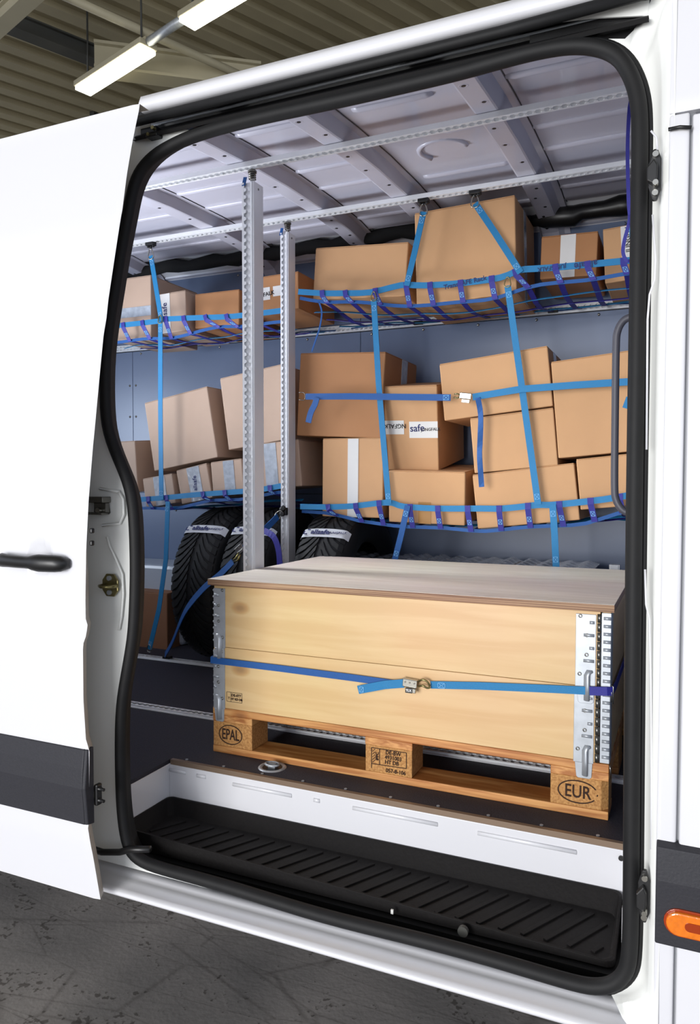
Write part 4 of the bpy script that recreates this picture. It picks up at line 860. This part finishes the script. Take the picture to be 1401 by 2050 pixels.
MB().tube(smooth_path([c + V((x, -.008, z)) for x, z in ((-.004, .004), (-.03, -.008), (-.034, -.030), (-.018, -.034), (.0, -.014))], 3, True), .0026, 6, True).build('hook', mchrome, ts)
c = V((at(335, 1306, 'y', .93).x, .93, .016)); MB().box(c, (.04, .03, .012)).build('floor_fitting', blk, ts, bevel=.003)

# ------------------------------------------------------------------ pallet, collars, lid
PL = empty('pallet', (.6, .4, 0), 'amber wooden euro pallet carrying the two-tier crate on the van floor', 'pallet')
for k, (y0, y1) in enumerate(((0, .10), (.3275, .4725), (.70, .80))):
    MB().bb(0, 1.2, y0, y1, 0, .022).build('bottom_board', wpallet, PL, bevel=.002)
    for x0, x1 in ((0, .145), (.5275, .6725), (1.055, 1.2)):
        o = MB(); ch = .012
        if k == 0 and x0 == 1.055: o.prism([(x0, y0 + .001, .022), (x1 - .018, y0 + .001, .022), (x1 - .001, y0 + .018, .022), (x1 - .001, y1, .022), (x0, y1, .022)], (0, 0, .078))
        else: o.bb(x0 + .001, x1 - .001, y0 + .001, y1, .022, .100)
        o.build('block', wchip, PL, bevel=.002)
for x0, x1 in ((0, .145), (.5275, .6725), (1.055, 1.2)): MB().bb(x0, x1, 0, .8, .100, .122).build('stringer_board', wpallety, PL, bevel=.002)
for y0, y1 in ((0, .145), (.178, .278), (.3275, .4725), (.522, .622), (.655, .80)): MB().bb(0, 1.2, y0, y1, .122, .144).build('top_board', wpallet, PL, bevel=.002)
def ring(c, rx, rz, w, parent, m, gap=None):
    pts = []; n_ = 44
    for i in range(n_ + 1):
        t = 2 * math.pi * i / n_
        pts.append(V(c) + V((rx * math.cos(t), 0, rz * math.sin(t))))
    g = MB()
    for i in range(n_):
        if gap and gap(2 * math.pi * i / n_): continue
        g.ribbon([pts[i], pts[i + 1]], V(pts[i]) - V(c), w, .001)
    return g.build('brand_oval', m, parent)
ex, ez = (1, 0, 0), (0, 0, 1)
ring((.066, -.0003, .062), .042, .030, .0028, PL, minkb); text('brand_lettering', 'EPAL', .048, (.066, -.0006, .061), ex, ez, minkb, PL, off=.0004, sx=.62)
ring((1.124, -.0003, .062), .049, .029, .0028, PL, minkb, lambda t: t < .35 or 5.6 < t < 6.0); text('brand_lettering', 'EUR', .047, (1.124, -.0006, .061), ex, ez, minkb, PL, off=.0003, sx=.78)
bx = .603
fr = MB()
for a, b in (((bx - .055, .033), (bx - .055, .093)), ((bx - .055, .093), (bx + .052, .093)), ((bx + .052, .093), (bx + .052, .048)), ((bx - .055, .046), (bx + .052, .048)), ((bx - .030, .093), (bx - .030, .046))):
    p_, q_ = V((a[0], -.0003, a[1])), V((b[0], -.0003, b[1])); fr.ribbon([p_, q_], (q_ - p_).cross(V((0, 1, 0))), .0018, .001)
for k in range(5): z = .050 + k * .008; fr.ribbon([V((bx - .052, -.0003, z)), V((bx - .044, -.0003, z + .008))], (1, 0, 0), .0016, .001)
fr.build('stamp_frame', minkb, PL)
for s, z, dx in (('DE-BW', .085, .012), ('4931003', .071, .012), ('HT DB', .057, .008), ('057-8-106', .033, .02)): text('stamp_lettering', s, .016, (bx + dx, -.0006, z), ex, ez, minkb, PL, off=.0002, sx=.92)
text('stamp_lettering', 'IPPC', .012, (bx - .037, -.0006, .07), (0, 0, 1), (-1, 0, 0), minkb, PL, off=.0004)

def collar(z0, label, dx=0):
    r = empty('pallet_collar', (.6, .4, z0), label, 'crate frame', 'wooden pallet collars'); h = .194; z1 = z0 + h
    MB().bb(.004 + dx, 1.172 + dx, .002, .022, z0, z1).build('front_board', wcollar, r, bevel=.0012)
    MB().bb(.004, 1.196, .778, .798, z0, z1).build('back_board', wcollar, r, bevel=.0012)
    MB().bb(1.179, 1.199, .004, .776, z0, z1).build('side_board', wcollar, r, bevel=.0012); MB().bb(.002, .022, .024, .776, z0, z1).build('side_board', wcollar, r, bevel=.0012)
    for side in (0, 1):
        xa_ = (.003 if side == 0 else 1.112) + dx; xb_ = xa_ + (.043 if side == 0 else .050); zt_, zl = z1 - .008, z0 - .004
        g = MB().bb(xa_, xb_, -.0005, .002, zl, zt_)
        tx = (xa_ + .012, xb_ - .003) if side == 0 else (xa_ + .012, xb_ - .004)
        g.prism([(xa_ + .004, .0005, zl + .001), (xb_ - .002, .0005, zl + .001), (tx[1], .0005, zl - .036), (tx[1] - .005, .0005, zl - .040), (tx[0], .0005, zl - .040), (tx[0] - .004, .0005, zl - .036)], (0, -.0025, 0))
        pl_ = g.build('hinge_plate', mzinc, r, bevel=.0008, seg=1)
        # rolled lug with its bent top
        xm = (tx[0] + tx[1]) / 2; sgn = -1
        MB().tube([(xm + sgn * .018 if side == 0 else xm + .014, -.0005, z0 + .040), (xm + (sgn * .008 if side == 0 else .004), -.002, z0 + .038), (xm, -.003, z0 + .028), (xm, -.003, z0 - .0), (xm, -.003, z0 - .036)], [.004, .0085, .0095, .0095, .0095], 10, flat=.55, up=(1, 0, 0)).build('locating_lug', mzinc, pl_)
        for k in range(4):
            z = z0 + .066 + k * .033
            if side: w_ = .014 if k % 2 == 0 else .007; MB().tube([(xb_ - .002 - w_ * 2, -.0008, z), (xb_ - .004, -.0008, z)], .004, 8, flat=.6, up=(0, 0, 1)).build('pressed_dimple', mzinc, pl_)
            else: MB().tube([(xa_ + .004, -.0008, z), (xa_ + (.022 if k % 2 else .012), -.0008, z)], .005, 8, flat=.6, up=(0, 0, 1)).build('pressed_dimple', mzinc, pl_)
        for (fx, fz) in ((.22, .93), (.55, .68), (.55, .42), (.22, .16)):
            fx = fx if side else 1 - fx; c = V((xa_ + (xb_ - xa_) * fx, -.0016, z0 + h * fz)); MB().lathe([(.0026, 0), (.0042, .0016), (.0052, 0)], c, (0, -1, 0), 10).build('rivet', msteel, pl_)
    # knuckled hinge and second leaf at the right corner
    g = MB(); n_ = 8
    for k in range(n_): za = z0 + .002 + (h - .006) * k / n_; g.tube([(1.170 + dx, .0015, za), (1.170 + dx, .0015, za + (h - .006) / n_ - .002)], .0058, 10)
    g.build('hinge_knuckles', msteel, r)
    lf = MB().bb(1.177, 1.2003, -.0005, .003, z0 + .002, z1 - .002).bb(1.1985, 1.2012, .003, .045, z0 + .002, z1 - .002).build('hinge_leaf', mzinc, r, bevel=.0008, seg=1)
    for k in range(9):
        z = z0 + .018 + k * .020; MB().tube([(1.182, -.001, z), (1.200, -.001, z)], .0042, 8, flat=.8, up=(0, 0, 1)).build('pressed_dimple', mzinc, lf)
    for k in range(9):
        z = z0 + .018 + k * .020; MB().tube([(.001, .006, z), (.001, .03, z)], .004, 8, up=(0, 0, 1)).build('pressed_dimple', mzinc, r)
    MB().tube([(1.201, .001, z0 - .002), (1.2035, .0, z0 - .01), (1.2035, .0, z0 - .034)], .0018, 6).build('wire_clip', mchrome, r)
    return r
collar(.1445, 'lower pale wooden pallet collar with steel hinges resting on the pallet', 0)
collar(.3395, 'upper pale wooden pallet collar with steel hinges under the plywood lid', .002)
c1 = [o for o in COL.objects if o.name == 'pallet_collar'][0]
fr = MB(); sx, sz, wd_, hd_ = .052, .168, .056, .030
for a, b in (((0, 0), (1, 0)), ((1, 0), (1, 1)), ((1, 1), (0, 1)), ((0, 1), (0, 0)), ((.28, 0), (.28, 1))):
    p_, q_ = V((sx + a[0] * wd_, .0015, sz + a[1] * hd_)), V((sx + b[0] * wd_, .0015, sz + b[1] * hd_)); fr.ribbon([p_, q_], (q_ - p_).cross(V((0, 1, 0))), .0011, .001)
fr.build('stamp_frame', minkb, c1)
text('stamp_lettering', 'DE-077', .0115, (sx + .035, .0012, sz + .021), ex, ez, minkb, c1, off=.0003); text('stamp_lettering', 'HT KD DB', .0095, (sx + .036, .0012, sz + .009), ex, ez, minkb, c1, off=.0004); text('stamp_lettering', 'T', .012, (sx + .008, .0012, sz + .010), ex, ez, minkb, c1)
LD = MB(); LD.bb(-.012, 1.208, -.008, .806, .5345, .5535)
lid = LD.build('plywood_sheet', wply, origin=(.6, .4, .534), bevel=.001); tag(lid, 'weathered plywood sheet covering the top of the wooden crate', 'board')
MB().bb(-.0115, 1.2075, -.0075, .8055, .5534, .5545).build('top_veneer', wlid, lid)

# ------------------------------------------------------------------ strap round the crate
cs = empty('crate_strap', (.66, -.02, .29), 'blue cam buckle strap running round the two-tier crate', 'strap')
zz = lambda u, v: at(u, v, 'y', -.006).z
A_ = [at(428, 1322, 'y', -.006), at(560, 1338, 'y', -.006), at(700, 1356, 'y', -.006), at(800, 1370, 'y', -.006)]
MB().ribbon([V((-.006, .40, A_[0].z)), V((-.006, .01, A_[0].z)), V((-.002, -.007, A_[0].z))] + A_, (0, 0, 1), .0175 * 1.15, .0025).build('webbing', mmid, cs)
B_ = [at(862, 1371, 'y', -.006), at(960, 1373, 'y', -.006), at(1100, 1379, 'y', -.006), at(1180, 1383, 'y', -.006)]
MB().ribbon(B_, (0, 0, 1), .0205, .0025).build('webbing', mblue, cs)
MB().ribbon([at(1180, 1383, 'y', -.0065), at(1215, 1384, 'y', -.0065), V((1.206, .002, at(1222, 1384, 'y', 0).z)), V((1.206, .10, .325)), V((1.206, .45, .322)), V((1.206, .78, .322)), V((1.19, .81, .322))], (0, 0, 1), .0225, .0025).build('webbing', mblue_shade, cs)
MB().ribbon([V((1.19, .81, .322)), V((.6, .803, .30)), V((.0, .81, .295)), V((-.007, .79, .294)), V((-.006, .40, A_[0].z))], (0, 0, 1), .0225, .0025).build('webbing', mmid, cs)
tl = MB().ribbon([at(808, 1368, 'y', -.012), at(770, 1371, 'y', -.014), at(717, 1381, 'y', -.012)], (0, 0, 1), .024, .0025).build('strap_tail', mblue, cs)
stitch(at(724, 1380, 'y', -.0125), (1, 0, 0), (0, 0, 1), tl, .013, .015)
b_, T_, R_ = buckle(at(822, 1371, 'y', -.008), math.radians(-4), cs, .85)
pc_ = T_(.001, -.0195, -.014); MB().box(pc_, (.020, .0015, .014)).build('maker_plate', blk, b_); text('printed_lettering', 'TLX', .009, pc_ + V((0, -.001, 0)), ex, ez, mtapew, b_, off=.0004)
c = at(853, 1369, 'y', -.014)
MB().tube(smooth_path([c + V((-.022, 0, .004)), c + V((-.010, -.006, .012)), c + V((.004, -.004, .008)), c + V((.010, 0, -.004))], 3), .0032, 6).tube(smooth_path([c + V((-.022, 0, -.010)), c + V((-.008, -.008, -.004)), c + V((.004, -.004, -.010)), c + V((.012, 0, -.008))], 3), .0032, 6).build('buckle_hook', mzincy, cs)
stitch(at(884, 1372, 'y', -.0065), (1, 0, 0), (0, 0, 1), cs, .020, .014)
o = MB().tube([(1.2035, -.008, .350), (1.208, -.009, .348), (1.208, -.009, .305)], .0016, 6).build('wire_clip', mchrome, cs)
